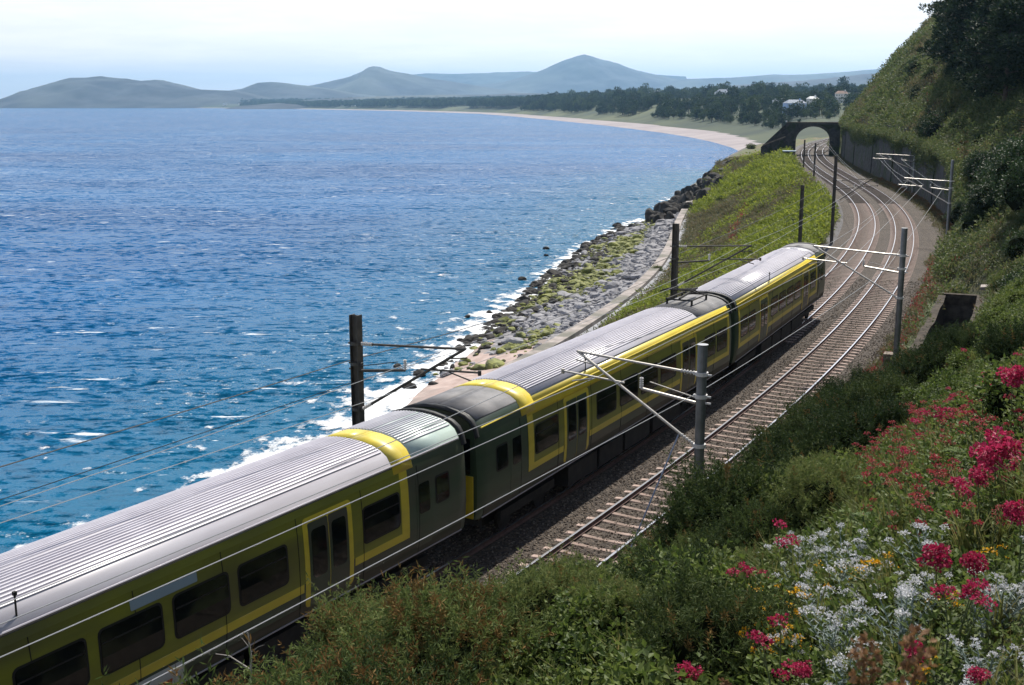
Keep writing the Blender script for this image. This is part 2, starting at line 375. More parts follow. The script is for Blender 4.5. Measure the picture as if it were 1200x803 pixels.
# foam left by the breaking waves along the waterline
def make_foam():
    m = bpy.data.materials.new('surf foam'); m.use_nodes = True; t = m.node_tree; p = t.nodes['Principled BSDF']; L = t.links.new
    p.inputs['Base Color'].default_value = (.82, .84, .86, 1); p.inputs['Roughness'].default_value = .6
    tcn = t.nodes.new('ShaderNodeTexCoord'); mp = t.nodes.new('ShaderNodeMapping'); mp.inputs['Scale'].default_value = (.8, .55, 1); L(tcn.outputs['Object'], mp.inputs[0])
    n = t.nodes.new('ShaderNodeTexNoise'); n.inputs['Scale'].default_value = .55; n.inputs['Detail'].default_value = 8; n.inputs['Roughness'].default_value = .66; L(mp.outputs[0], n.inputs['Vector'])
    at = t.nodes.new('ShaderNodeAttribute'); at.attribute_name = 'dense'
    ad = t.nodes.new('ShaderNodeMath'); ad.operation = 'ADD'; L(n.outputs['Fac'], ad.inputs[0]); L(at.outputs['Fac'], ad.inputs[1])
    r = t.nodes.new('ShaderNodeValToRGB'); r.color_ramp.elements[0].position = .60; r.color_ramp.elements[1].position = .72; L(ad.outputs[0], r.inputs[0])
    L(r.outputs[0], p.inputs['Alpha'])
    ys = np.linspace(20, 330, 200); es = np.linspace(-5, 28, 40)
    Y, E_ = np.meshgrid(ys, es, indexing='ij')
    P = sd(Y, -(E_ + shore_e(Y)), SEA + .06)
    o = MB().grid(P).build('surf_foam', m)
    q = E_ - (.8 * np.sin(Y * .11) + .7 * np.sin(Y * .31 + 1))
    near = np.exp(-np.clip(q - 1, 0, None)**2 / lerp(Y, [(0, 22), (115, 22), (150, 10), (330, 9)])) * .25 + .045 * np.exp(-((q - 14 - 2 * np.sin(Y * .05)) / 2.0)**2) + .02 * np.exp(-((q - 20) / 1.4)**2) - .04
    near = near * lerp(Y, [(0, 1.1), (120, 1.1), (230, .75), (330, .5)])
    a = o.data.attributes.new('dense', 'FLOAT', 'POINT'); a.data.foreach_set('value', near.ravel().astype(np.float32))
    tag(o, 'white broken surf washing along the waterline of the beach', 'surf', kind='stuff')
make_foam()

# ------------------------------------------------------------------ near terrain
ystn = np.concatenate([np.arange(-40, 130, .8), np.arange(130, 330, 1.8), np.arange(330, 505, 5)])
ystn = np.unique(np.concatenate([ystn, [TRENCH[0] - .02, TRENCH[0] + .02, TRENCH[1] - .02, TRENCH[1] + .02]]))
def strip(name, ds, mats, pick=None, smooth=True, rel=None):
    Y, D = np.meshgrid(ystn, ds, indexing='ij')
    if rel: D = rel(Y, D)
    G = sd(Y, D, height(Y, D))
    mb = MB().grid(G, flip=True)
    if pick is not None:
        cy = (Y[:-1, :-1] + Y[1:, 1:]) / 2; cdm = (D[:-1, :-1] + D[1:, 1:]) / 2
        mb.m = pick(cy, cdm).ravel().astype(int).tolist()
    return tag(mb.build(name, mats, smooth=smooth), kind='structure')
d_in = np.unique(np.concatenate([[3.0, 3.2, 3.6, 4.12, 4.18, 5.2, 5.58, 5.64, 6.12, 6.18, 6.8], np.arange(7.5, 22, .8), np.arange(22, 75, 2.5)]))
strip('hillside', d_in, [M['soil'], M['tstone']], lambda y, d: ((y > TRENCH[0]-.3) & (y < TRENCH[1]+.3) & (d > 4.1) & (d < 6.3)).astype(int))
d_out = -np.unique(np.concatenate([[0, .055, .065], np.linspace(.09, 1, 28)]))[::-1]
strip('embankment', d_out, [M['bank'], M['rockface']], lambda y, d: np.where((y > 232) & (-d > toe_e(y) - 1.5), 1, 0), rel=lambda Y, D: -6.4 + D * (toe_e(Y) - 6.4))
d_b = -np.concatenate([[0, 1.5, 3.1, 3.2], np.arange(4, 24, .8), np.arange(25, 50, 4)])[::-1]
strip('beach', d_b, [M['sand'], M['shingle'], M['rockface']],
      lambda y, d: np.where(y > 236, 2, np.where((y > 106 + 5 * np.sin(d)) | (-d - toe_e(y) < 3.2), 1, 0)), rel=lambda Y, D: D - toe_e(Y))
# cess path and ballast between the banks
def ribbon(name, ds, zs, m, y0=-40, y1=503, step=1.0):
    ys = np.arange(y0, y1, step); Y, D = np.meshgrid(ys, ds, indexing='ij'); Z = np.broadcast_to(np.asarray(zs, float), Y.shape)
    return tag(MB().grid(sd(Y, D, Z), flip=True).build(name, m, smooth=False), kind='structure')
ribbon('cess_path', [-7.8, -7.5, -6.2], [-.33, -.30, -.27], M['cess'])
ribbon('inland_cess', [1.6, 3.0, 5.75], [-.33, -.335, -.34], M['ballast'], y0=84)
ribbon('ballast_bed', [-6.9, -5.6, -3.67, -2.2, -1.83, -1.4, 0, 1.75, 2.5, 3.0], [-.36, -.205, -.215, -.205, -.235, -.205, -.215, -.205, -.33, -.36], M['ballast'])

# ------------------------------------------------------------------ tracks
M['railside'] = mat('rusty rail side', (.10, .055, .045), (.16, .09, .07), 6, .8, coord='Object')
M['railtop'] = mat('polished rail head', (.55, .56, .60), None, rough=.28, metal=1.0)
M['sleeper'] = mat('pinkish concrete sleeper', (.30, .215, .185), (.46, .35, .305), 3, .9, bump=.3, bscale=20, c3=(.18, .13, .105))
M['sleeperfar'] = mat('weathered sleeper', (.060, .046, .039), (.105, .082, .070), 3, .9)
def sleeper_mesh():
    mb = MB(); xs = [-1.32, -1.0, -.45, 0, .45, 1.0, 1.32]; top = [-.185, -.165, -.185, -.2, -.185, -.165, -.185]; wd = [.11, .115, .10, .095, .10, .115, .11]
    G = np.array([[(x, -w_ - .02, -.34), (x, -w_, t_ - .02), (x, -w_ + .02, t_), (x, w_ - .02, t_), (x, w_, t_ - .02), (x, w_ + .02, -.34)] for x, t_, w_ in zip(xs, top, wd)])
    mb.grid(G, flip=False); mb.add(G[0], [tuple(range(6))[::-1]]); mb.add(G[-1], [tuple(range(6))])
    return mb.mesh('sleeper', M['sleeper'])
SLEEPER = sleeper_mesh()
PAD = MB().box((-.09, -.08, -.166), (.09, .08, -.150)).box((-.10, -.04, -.166), (-.06, .04, -.125)).box((.06, -.04, -.166), (.10, .04, -.125)).mesh('rail_clip', M['railside'])
def arc_stations(y0, y1, step):
    out = [y0]
    while out[-1] < y1: out.append(out[-1] + step / math.sqrt(1 + float(slope_at(out[-1]))**2))
    return out
def track(dc, label, ya, yb, ymesh):
    root = empty('railway_track', (0, 0, 0)); tag(root, label, kind='structure')
    ys = np.arange(-40, 500, 1.5)
    for s in (-.835, .835):
        mb = MB(); prof = [(-.07, -.152), (-.07, -.14), (-.014, -.12), (-.014, -.045), (-.036, -.035), (-.036, -.003), (-.03, 0), (.03, 0), (.036, -.003), (.036, -.035), (.014, -.045), (.014, -.12), (.07, -.14), (.07, -.152)]
        Y = np.repeat(ys[:, None], len(prof), 1); D = dc + s + np.array([p[0] for p in prof])[None] + 0 * Y; Z = np.array([p[1] for p in prof])[None] + 0 * Y
        mb.grid(sd(Y, D, Z), flip=True)
        mi = np.zeros((len(ys) - 1, len(prof) - 1), int); mi[:, 5:8] = 1; mb.m = mi.ravel().tolist()
        mb.build('rail', [M['railside'], M['railtop']], root)
    far = MB()
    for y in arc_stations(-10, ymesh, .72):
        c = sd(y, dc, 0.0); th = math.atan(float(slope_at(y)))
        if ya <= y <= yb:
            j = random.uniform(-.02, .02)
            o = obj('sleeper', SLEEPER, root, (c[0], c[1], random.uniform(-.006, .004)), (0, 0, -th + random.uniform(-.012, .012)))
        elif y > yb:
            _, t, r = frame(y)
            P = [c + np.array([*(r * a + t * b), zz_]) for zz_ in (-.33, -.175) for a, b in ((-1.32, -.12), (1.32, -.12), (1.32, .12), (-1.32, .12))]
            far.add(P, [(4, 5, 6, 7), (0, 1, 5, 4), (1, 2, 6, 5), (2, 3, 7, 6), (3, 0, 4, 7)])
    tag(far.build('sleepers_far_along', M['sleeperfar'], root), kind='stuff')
    return root
track(0.0, 'inland railway track left open beside the train', 22, 150, 330)
track(TW, 'seaward railway track carrying the train', 60, 150, 330)

# ------------------------------------------------------------------ the train
M['yellow'] = mat('yellow train paint', (.76, .60, .05), (.64, .50, .045), 2.2, .42, coat=.15, stretch=(.4, 1, 1.5), c3=(.58, .46, .07))
M['olive'] = mat('lime green train paint', (.235, .24, .026), (.18, .185, .026), 1.8, .42, coat=.15, stretch=(.35, 1, 1.6), c3=(.13, .125, .035), bump=.03, bscale=3)
M['dgreen'] = mat('dark green train paint', (.045, .080, .042), (.034, .060, .034), 1.6, .45, coat=.15, c3=(.075, .07, .048), stretch=(.3, 1, 1.6), bump=.03, bscale=3)
M['skirt'] = mat('grimy lower panel', (.05, .055, .035), (.10, .085, .06), 1.6, .7, stretch=(.25, 1, 4))
M['roof'] = mat('silver corrugated roof', (.37, .355, .39), (.48, .465, .50), 1.1, .36, metal=0, stretch=(.3, 2, 2), spec=.7)
M['roofgreen'] = mat('pale green roof paint', (.42, .52, .47), (.50, .60, .54), 1.2, .42, metal=.2)
M['grille'] = mat('dark roof shroud', (.10, .10, .105), (.17, .165, .17), 2, .7)
M['black'] = mat('black underframe', (.012, .012, .012), (.03, .027, .024), 3, .8)
M['rubber'] = mat('black rubber', (.01, .01, .01), rough=.6)
M['glass'] = mat('dark train window', (.008, .010, .010), rough=.06, spec=.6)
M['white'] = mat('white panel paint', (.55, .57, .56), rough=.5)
M['palepanel'] = mat('pale blue panel', (.30, .38, .42), rough=.3)
M['red'] = mat('red stripe paint', (.45, .05, .03), rough=.45)
M['rib'] = mat('roof rib metal', (.52, .50, .55), (.60, .58, .63), 1.5, .38, metal=0, spec=.7)
M['steel'] = mat('galvanised steel', (.16, .17, .18), (.24, .25, .265), 3, .5, metal=.6, bump=.05)
M['darksteel'] = mat('weathered dark steel', (.055, .052, .05), (.10, .09, .08), 4, .7, metal=.3)
M['tube'] = mat('pale cantilever tube', (.42, .40, .37), (.52, .49, .45), 5, .45, metal=.5)
M['insul'] = mat('white insulator', (.62, .60, .58), rough=.35)
M['wire'] = mat('grey overhead wire', (.34, .35, .36), rough=.5, metal=.3)
M['dwire'] = mat('dark feeder cable', (.09, .09, .095), rough=.6)

PROF = np.array([(1.36, 1.12), (1.42, 1.45), (1.445, 1.9), (1.44, 2.5), (1.41, 3.1), (1.36, 3.5), (1.29, 3.76), (1.17, 3.95), (.98, 4.08), (.72, 4.17), (.38, 4.225), (0, 4.245)])
_pl = np.concatenate([[0], np.cumsum(np.linalg.norm(np.diff(PROF, axis=0), axis=1))])
def prof(u, off=0.0):
    p = np.stack([np.interp(u, _pl, PROF[:, 0]), np.interp(u, _pl, PROF[:, 1])], -1)
    q = np.stack([np.interp(u + .03, _pl, PROF[:, 0]) - np.interp(u - .03, _pl, PROF[:, 0]), np.interp(u + .03, _pl, PROF[:, 1]) - np.interp(u - .03, _pl, PROF[:, 1])], -1)
    n = np.stack([q[..., 1], -q[..., 0]], -1); n = unit(n); return p + n * off
def uz(z): return float(np.interp(z, PROF[:7, 1], _pl[:7]))
U_EAVE, U_TOP = uz(3.62), float(_pl[-1])

def patch(x0, x1, u0, u1, off=.006, side=1, mb=None, nx=2):
    """a thin panel lying on the body's curved side; side=+1 is the right-hand side"""
    mb = mb or MB(); us = np.unique(np.concatenate([[u0, u1], _pl[(_pl > u0) & (_pl < u1)]])); us = np.concatenate([us[:1], us, us[-1:]])
    offs = np.full(len(us), off); offs[0] = offs[-1] = -.01
    p = np.stack([prof(a, b) for a, b in zip(us, offs)])
    xs = np.concatenate([[x0], np.linspace(x0, x1, nx), [x1]]); G = []
    for i, x in enumerate(xs):
        pp = p if 0 < i < len(xs) - 1 else np.stack([prof(a, -.01) for a in us])
        G.append(np.stack([np.full(len(us), x), -side * pp[:, 0], pp[:, 1]], -1))
    return mb.grid(np.array(G), flip=(side > 0))
def rrect(x0, x1, z0, z1, r, off, side, mb=None):
    """rounded panel on the side; edges turned back into the body"""
    mb = mb or MB(); r = min(r, (x1 - x0) / 2 - .001, (z1 - z0) / 2 - .001)
    zs = sorted(set([round(z0 + r - r * math.cos(R(t)), 4) for t in (0, 30, 60, 90)] + [round(z1 - r + r * math.cos(R(t)), 4) for t in (0, 30, 60, 90)] + [z for z in PROF[:7, 1] if z0 + r < z < z1 - r]))
    rows = []
    for z in zs:
        q = max(z0 + r - z, z - (z1 - r), 0); ix = r - math.sqrt(max(r * r - q * q, 0)); hw = float(np.interp(z, PROF[:7, 1], PROF[:7, 0]))
        rows.append([(x0 + ix, -side * (hw - .01), z), (x0 + ix, -side * (hw + off), z), (x1 - ix, -side * (hw + off), z), (x1 - ix, -side * (hw - .01), z)])
    return mb.grid(np.array(rows), flip=(side < 0))
def body_shell(L, cab0, cab1):
    """lofted body: full section with the last half metre drawn in at each end"""
    xs = [0, .12, .5, L - .5, L - .12, L]; ins = [.10, .03, 0, 0, .03, .10]
    P = np.concatenate([PROF, (PROF * [-1, 1])[::-1][1:]]); G = []
    for x, i in zip(xs, ins):
        q = P.copy(); q[:, 0] *= 1 - i * .55; q[:, 1] = np.where(q[:, 1] > 2, q[:, 1] - i * .7 * (q[:, 1] - 2) / 2.2, q[:, 1])
        G.append(np.stack([np.full(len(q), x), -q[:, 0], q[:, 1]], -1))
    G = np.array(G); mb = MB().grid(G, flip=True); n = len(P)
    mb.add(G[0], [tuple(range(n))]); mb.add(G[-1], [tuple(range(n))[::-1]])
    mb.add(np.concatenate([G[:, 0], G[:, -1]]), [(i, i + 1, len(xs) + i + 1, len(xs) + i) for i in range(len(xs) - 1)])
    return mb

def carriage(p0, p1, label, cab0, cab1, shoulder, roofband, greenend, panto, panels=False):
    """one carriage from point p0 to p1 on the seaward track; cab0/cab1: driver's cab at that end"""
    L = float(np.linalg.norm(np.array(p1) - np.array(p0))) - .5
    dv = unit(np.array(p1) - np.array(p0)); th = math.atan2(dv[1], dv[0])
    o = np.array(p0) + dv * .25
    root = empty('train_carriage', (o[0], o[1], 0), th, label, 'train carriage', 'carriages of the yellow and green train')
    b = body_shell(L, cab0, cab1).build('body', M['dgreen'], root, smooth=True)
    k = L / 20.7
    def X(x): return (x if cab0 else 20.7 - x) * k
    def span(a, c): a, c = X(a), X(c); return min(a, c), max(a, c)
    # order of things along the side, measured from the cab end
    f0, f1 = 2.75, 20.25
    wins = [(3.15, 4.55), (7.3, 8.75), (9.1, 10.55), (10.9, 12.35), (12.7, 14.15), (17.3, 18.5), (18.75, 19.9)]
    doors = [(5.15, 6.55), (14.85, 16.25)]
    zw0, zw1 = 2.18, 3.02
    for side in (1, -1):
        a, c = span(f0, f1)
        patch(a, c, uz(1.92), uz(3.66), .004, side).build('window_band', M['olive'], root)
        # yellow frame round the window band: broken below by the doors
        cuts = [f0] + [q for dr in doors for q in (dr[0] - .22, dr[1] + .22)] + [f1]
        for i in range(0, len(cuts), 2):
            a, c = span(cuts[i], cuts[i + 1]); patch(a, c, uz(1.72), uz(1.92), .008, side).build('yellow_stripe', M['yellow'], root)
        a, c = span(f0 - .02, f0 + .30); patch(a, c, uz(1.72), U_EAVE, .009, side).build('yellow_frame_end', M['yellow'], root)
        a, c = span(f1 - .2, f1 + .02); patch(a, c, uz(1.72), U_EAVE, .009, side).build('yellow_frame_end', M['yellow'], root)
        if shoulder:
            a, c = span(f0, f1); patch(a, c, uz(3.42), uz(3.76) + .16, .010, side).build('yellow_shoulder', M['yellow'], root, smooth=True)
        patch(.3, L - .3, uz(1.13), uz(1.40), .004, side).build('grimy_sill_panel', M['skirt'], root)
        for wa, wb in wins:
            a, c = span(wa, wb)
            fr = rrect(a - .05, c + .05, zw0 - .05, zw1 + .05, .13, .010, side).build('window', M['rubber'], root)
            rrect(a, c, zw0, zw1, .10, .016, side).build('pane', M['glass'], fr)
            rrect(a + .02, c - .02, zw1 - .26, zw1 - .225, .015, .022, side).build('window_bar', M['rubber'], fr)
        for da, db in doors:
            a, c = span(da - .16, db + .16)
            rrect(a, c, 1.30, 3.42, .12, .009, side).build('door_surround', M['yellow'], root)
            mid = (da + db) / 2
            for la, lb in ((da, mid - .012), (mid + .012, db)):
                a, c = span(la, lb)
                dl = rrect(a, c, 1.28, 3.28, .05, .014, side).build('door', M['dgreen'], root)
                rrect(a + .09, c - .09, 1.95, 3.10, .10, .020, side).build('door_window', M['glass'], dl)
        if True:
            a, c = span(.9, 1.55); fr = rrect(a, c, 2.25, 3.02, .1, .008, side).build('cab_window', M['rubber'], root)
            rrect(a + .05, c - .05, 2.30, 2.97, .07, .014, side).build('pane', M['glass'], fr)
            a, c = span(1.7, 2.4); dl = rrect(a, c, 1.3, 3.2, .05, .006, side).build('cab_door', M['dgreen'], root)
            rrect(a + .12, c - .12, 2.2, 3.0, .07, .012, side).build('door_window', M['glass'], dl)
        mbg = MB().tube([(.3, -side * (PROF[6, 0] + .035), 3.73), (L - .3, -side * (PROF[6, 0] + .035), 3.73)], .022, 6)
        mbg.build('gutter', M['roof'] if not shoulder else M['yellow'], root)
    for side in (1, -1):
        for q in range(1, 9):
            x = L * q / 9; patch(x - .008, x + .008, uz(1.16), uz(3.5), .0115, side).build('panel_seam', M['rubber'], root)
        patch(.25, L - .25, uz(1.125), uz(1.155), .02, side).build('sill_rail', M['roof'], root)
    if panels:
        a, c = 11.2 * k, 12.75 * k
        a, c = L - 11.6 * k, L - 9.9 * k
        rrect(a, c, 3.13, 3.36, .03, .012, 1).build('pale_upper_panel', M['palepanel'], root)  # pale blue rectangle above the windows
        a, c = L - 13.2 * k, L - 10.4 * k
        pn = rrect(a, c, 1.18, 1.66, .04, .012, 1).build('logo_panel', M['white'], root)
        rrect(a + .08, c - .3, 1.30, 1.38, .02, .018, 1).build('red_line', M['red'], pn)
        rrect(a + .08, c - .3, 1.21, 1.28, .02, .018, 1).build('yellow_line', M['yellow'], pn)
        g = MB()
        for q in range(5): rrect(L - 16.2 * k, L - 15.3 * k, 3.10 + .06 * q, 3.13 + .06 * q, .01, .016, 1, g)
        g.build('vent_grille', M['rubber'], root)
    # roof skin in bays, each with its raised ribs
    bays = [(.25, .9, 'grille')]
    us0 = U_EAVE + (.34 if shoulder else .06)
    rf = None
    def roof_bay(a, c, m, ribs):
        mb = MB()
        for side in (1, -1): patch(a, c, us0, U_TOP, .004, side, mb)
        r_ = mb.build('roof', m, root, smooth=True)
        if ribs:
            for side in (1, -1):
                u0_ = us0 + (.22 if shoulder else .46)
                for j in range(11):
                    u = u0_ + (U_TOP - u0_) * (j + .3) / 11
                    g = MB(); p0_, p1_ = prof(u - .022, 0), prof(u + .022, 0); q0, q1 = prof(u - .012, .034), prof(u + .012, .034)
                    V = [(x, -side * p[0], p[1]) for x in (a + .05, c - .05) for p in (p0_, q0, q1, p1_)]
                    F = [(0, 4, 5, 1), (1, 5, 6, 2), (2, 6, 7, 3), (0, 1, 2, 3), (7, 6, 5, 4)]
                    g.add(V, F if side < 0 else [f[::-1] for f in F]); g.build('roof_rib', M['rib'], r_)
        return r_
    def band(a, c):
        mb = MB()
        for side in (1, -1): patch(a, c, uz(3.5), U_TOP, .011, side, mb)
        mb.build('yellow_roof_band', M['yellow'], root, smooth=True)
    c0, c1 = span(0.25, 2.45) if True else (0, 0)
    roof_bay(c0, c1, M['roofgreen'] if greenend else M['grille'], greenend)
    b0, b1 = span(2.45, 3.25)
    if roofband: band(b0, b1)
    else: roof_bay(b0, b1, M['roof'], False)
    if panto:
        s0, s1 = span(3.27, 16.9); roof_bay(s0, s1, M['roof'], True); s0, s1 = span(16.95, 20.45); roof_bay(s0, s1, M['grille'], False)
        px = (X(17.6) + X(20.0)) / 2; pr = MB()
        for yy in (-.55, .55): pr.tube([(px - 1.0, yy, 4.42), (px + 1.0, yy, 4.42)], .035, 6)
        for xx in (-1.0, 1.0): pr.tube([(px + xx, -.55, 4.42), (px + xx, .55, 4.42)], .035, 6)
        for xx in (-.9, .9):
            for yy in (-.55, .55): pr.tube([(px + xx, yy, 4.18), (px + xx, yy, 4.42)], .05, 6)
        pg = pr.build('pantograph', M['black'], root)
        MB().tube([(px - .9, 0, 4.46), (px + 1.25, 0, 4.62)], .05, 6).build('lower_arm', M['black'], pg)
        MB().tube([(px + 1.25, 0, 4.62), (px - .9, .25, 4.80)], .03, 6).tube([(px + 1.25, 0, 4.62), (px - .9, -.25, 4.80)], .03, 6).build('upper_arm', M['black'], pg)
        MB().tube([(px - .95, -.85, 4.74), (px - .95, -.55, 4.84), (px - .95, .55, 4.84), (px - .95, .85, 4.74)], .03, 6).tube([(px - .7, -.85, 4.74), (px - .7, -.55, 4.84), (px - .7, .55, 4.84), (px - .7, .85, 4.74)], .03, 6).build('collector_head', M['black'], pg)
    else:
        s0, s1 = span(3.27, 20.45); roof_bay(s0, s1, M['roof'], True)
    # dark ring round each end and the gangway or cab face
    for x in (.06, L - .06):
        mb = MB(); P = np.concatenate([PROF[5:], (PROF[5:] * [-1, 1])[::-1][1:]]); rr = []
        for xx, g in ((x - .1, .0), (x - .08, .05), (x + .08, .05), (x + .1, .0)):
            rr.append(np.stack([np.full(len(P), xx), -P[:, 0] * (1 + g * .6) * .985, (P[:, 1] - 2) * (1 + g * .6) + 2 - .03], -1))
        mb.grid(np.array(rr), flip=True); mb.build('end_ring', M['rubber'], root, smooth=True)
    for cab, x, s in ((cab0, 0, -1), (cab1, L, 1)):
        if cab:
            mb = MB(); mb.box((min(x, x + s * .03), -1.15, 2.45), (max(x, x + s * .03), 1.15, 3.45)); mb.build('windscreen', M['glass'], root)
            MB().box((min(x, x + s * .04), -1.25, 1.15), (max(x, x + s * .04), 1.25, 2.38)).build('yellow_front_panel', M['yellow'], root)
            for yy in (-.85, .85): MB().tube([(x + s * .03, yy, 1.75), (x + s * .07, yy, 1.75)], .11, 12).build('headlight', M['insul'], root)
            MB().tube([(x - s * .2, 0, .95), (x + s * .26, 0, .95)], .09, 8).box((x + s * .12 - .14, -.16, .80), (x + s * .12 + .14, .16, 1.1)).build('coupler', M['black'], root)
        else:
            mb = MB()
            for q in range(4): mb.box((min(x + s * .07 * q, x + s * (.07 * q + .05)), -.62, 1.25), (max(x + s * .07 * q, x + s * (.07 * q + .05)), .62, 3.45))
            mb.box((min(x, x + s * .27), -.58, 1.28), (max(x, x + s * .27), .58, 3.42)); mb.build('gangway', M['rubber'], root)
    uf = MB().box((.4, -1.15, .92), (L - .4, 1.15, 1.16)).build('underframe', M['black'], root)
    for a, c in ((.27, .37), (.38, .47), (.48, .585), (.60, .73)): MB().box((L * a, -1.28, .30), (L * c, 1.28, .95)).build('added_equipment_box', M['black'], root)  # underfloor boxes added to block light passing beneath the train
    for xc in (3.3 * k, L - 3.3 * k):
        MB().box((xc - 1.95, -.6, .28), (xc + 1.95, .6, .93)).build('traction_motor', M['black'], root)
        bo = MB()
        for yy in (-1.05, 1.05): bo.box((xc - 1.75, yy - .07, .5), (xc + 1.75, yy + .07, .78))
        bo.box((xc - .25, -1.0, .55), (xc + .25, 1.0, .95)); bo = bo.build('bogie', M['black'], root)
        for xx in (-1.15, 1.15):
            for yy in (-.835, .835): MB().tube([(xc + xx, yy - .06, .43), (xc + xx, yy + .06, .43)], .43, 20).build('wheel', M['black'], bo)
    # short aerial standing at the right-hand roof edge
    MB().tube([(L * .33, -1.22, 3.85), (L * .33, -1.22, 4.28)], .018, 6).box((L * .33 - .03, -1.25, 4.26), (L * .33 + .03, -1.19, 4.33)).build('aerial', M['black'], root)
    return root
def station_for(px, z, d, lo, hi):
    ys = np.linspace(lo, hi, 4000); x, _ = project(sd(ys, np.full_like(ys, d), z)); return float(ys[np.abs(x - px).argmin()])
g1 = station_for(554, 2.6, TW + 1.4, 20, 60); g2 = station_for(860, 2.6, TW + 1.4, 30, 80); g3 = station_for(968.5, 2.6, TW + 1.4, 40, 90)
print('TRAIN stations', g1, g2, g3)
def trk(y): return sd(y, TW, 0.0)[:2]
back = arc_stations(g1, g1 + .01, .5)[0]
yb = g1
for _ in range(210): yb -= .1 / math.sqrt(1 + float(slope_at(yb))**2)
print('LEN', np.linalg.norm(trk(g2) - trk(g1)), np.linalg.norm(trk(g3) - trk(g2)))
carriage(trk(yb), trk(g1), 'silver-roofed train carriage with pale green roof end, cut off by the picture edge', False, True, False, True, True, False, panels=True)
carriage(trk(g1), trk(g2), 'middle train carriage with a folded pantograph on its roof', True, False, True, True, False, True)
carriage(trk(g2), trk(g3), 'leading train carriage at the end facing the arch bridge', False, True, True, False, False, False)

# ------------------------------------------------------------------ overhead masts and wires
def mast(y, d, top, side, label, group, style='round', reach=3.6, arms=True, guy=False, zg=None, hcan=5.55):
    """mast at station y, offset d; the cantilever reaches towards the track (side=-1: to the left)"""
    base = sd(y, d, 0.0); th = math.atan(float(slope_at(y))); g = float(height(y, d)) - .5 if zg is None else zg
    root = empty('overhead_line_mast', (base[0], base[1], g), -th, label, 'mast', group)
    z = lambda v: v - g; s = side
    mb = MB()
    if style == 'round':
        mb.tube([(0, 0, 0), (0, 0, z(top))], .135, 14).tube([(0, 0, z(top)), (0, 0, z(top) + .03)], .15, 14)
    else:
        for xx in (-.13, .13): mb.box((xx - .012, -.13, 0), (xx + .012, .13, z(top)))
        mb.box((-.118, -.012, 0), (.118, .012, z(top) - .003))
    mb.build('post', M['steel'] if style == 'round' else M['darksteel'], root)
    MB().box((-.3, -.3, -.1), (.3, .3, .42)).build('footing', M['concrete'], root)
    if not arms: return root
    tm = M['tube'] if style == 'round' else M['darksteel']
    for zb in (hcan, hcan - .62, hcan - 2.0):
        MB().tube([(0, 0, z(zb) - .05), (0, 0, z(zb) + .05)], .175, 12).box((-.21 if s < 0 else .10, -.05, z(zb) - .04), (-.10 if s < 0 else .21, .05, z(zb) + .04)).build('bracket', M['insul'] if style == 'round' else M['darksteel'], root)
    for zb in (hcan - .02, hcan - .62, hcan - .8):
        MB().tube([(-s * .13, 0, z(zb)), (-s * .28, 0, z(zb))], .03, 6).build('rear_bolt', M['insul'] if style == 'round' else M['darksteel'], root)
    def ins(x0, z0, x1, z1):
        a, b = np.array([s * x0, 0, z(z0)]), np.array([s * x1, 0, z(z1)]); mi = MB()
        for q in range(5): c = a + (b - a) * (q + .5) / 5; e = unit(b - a) * .012; mi.tube([c - e, c + e], .06, 8)
        mi.tube([a, b], .03, 6); mi.build('insulator', M['insul'], root)
    ins(.18, hcan, .62, hcan + .02); MB().tube([(s * .6, 0, z(hcan + .02)), (s * (reach + .05), 0, z(hcan + .22))], .036, 8).build('top_tube', tm, root)
    ins(.18, hcan - 1.98, .55, hcan - 1.76); MB().tube([(s * .52, 0, z(hcan - 1.78)), (s * (reach + .1), 0, z(hcan + .24))], .042, 8).build('diagonal_strut', tm, root)
    MB().tube([(s * reach * .62, 0, z(hcan - .52)), (s * (reach + .55), 0, z(hcan - .40))], .03, 8).tube([(s * (reach + .55), 0, z(hcan - .34)), (s * (reach + .55), 0, z(hcan - .48))], .05, 6).build('registration_tube', tm, root)
    MB().tube([(s * (reach - .45), .0, z(hcan - .50)), (s * (reach + .25), 0, z(hcan - .66))], .022, 6).build('steady_arm', tm, root)
    MB().tube([(s * (reach - .55), 0, z(hcan - .12)), (s * (reach + .15), 0, z(hcan - .02))], .022, 6).build('short_arm', tm, root)
    MB().tube([(s * .15, 0, z(hcan - .82)), (s * 1.75, 0, z(hcan - .62))], .045, 8).build('feeder_arm', tm, root)
    ins(1.75, hcan - .62, 1.75, hcan - .30)
    MB().tube([(s * .15, 0, z(hcan - .68)), (s * 1.5, 0, z(hcan - .40))], .014, 6).build('stay_rod', tm, root)
    if guy: MB().tube([(s * .60, 0, z(hcan - 1.75)), (s * 1.55, -1.9, z(-.25))], .022, 6).build('guy_wire', M['guy'], root)
    return root
M['guy'] = mat('blue grey guy cable', (.34, .39, .52), rough=.5)
def solve_mast(px, d, lo, hi, z=5.0): return station_for(px, z, d, lo, hi)
def top_z(y, d, py):
    zs = np.linspace(2, 12, 2000); b = sd(y, d, 0.0); _, yy = project(np.stack([np.full(2000, b[0]), np.full(2000, b[1]), zs], 1)); return float(zs[np.abs(yy - py).argmin()])
IN = 'masts on the hillside edge of the railway'; OUT = 'masts on the seaward edge of the railway'
in_st = []; out_st = []
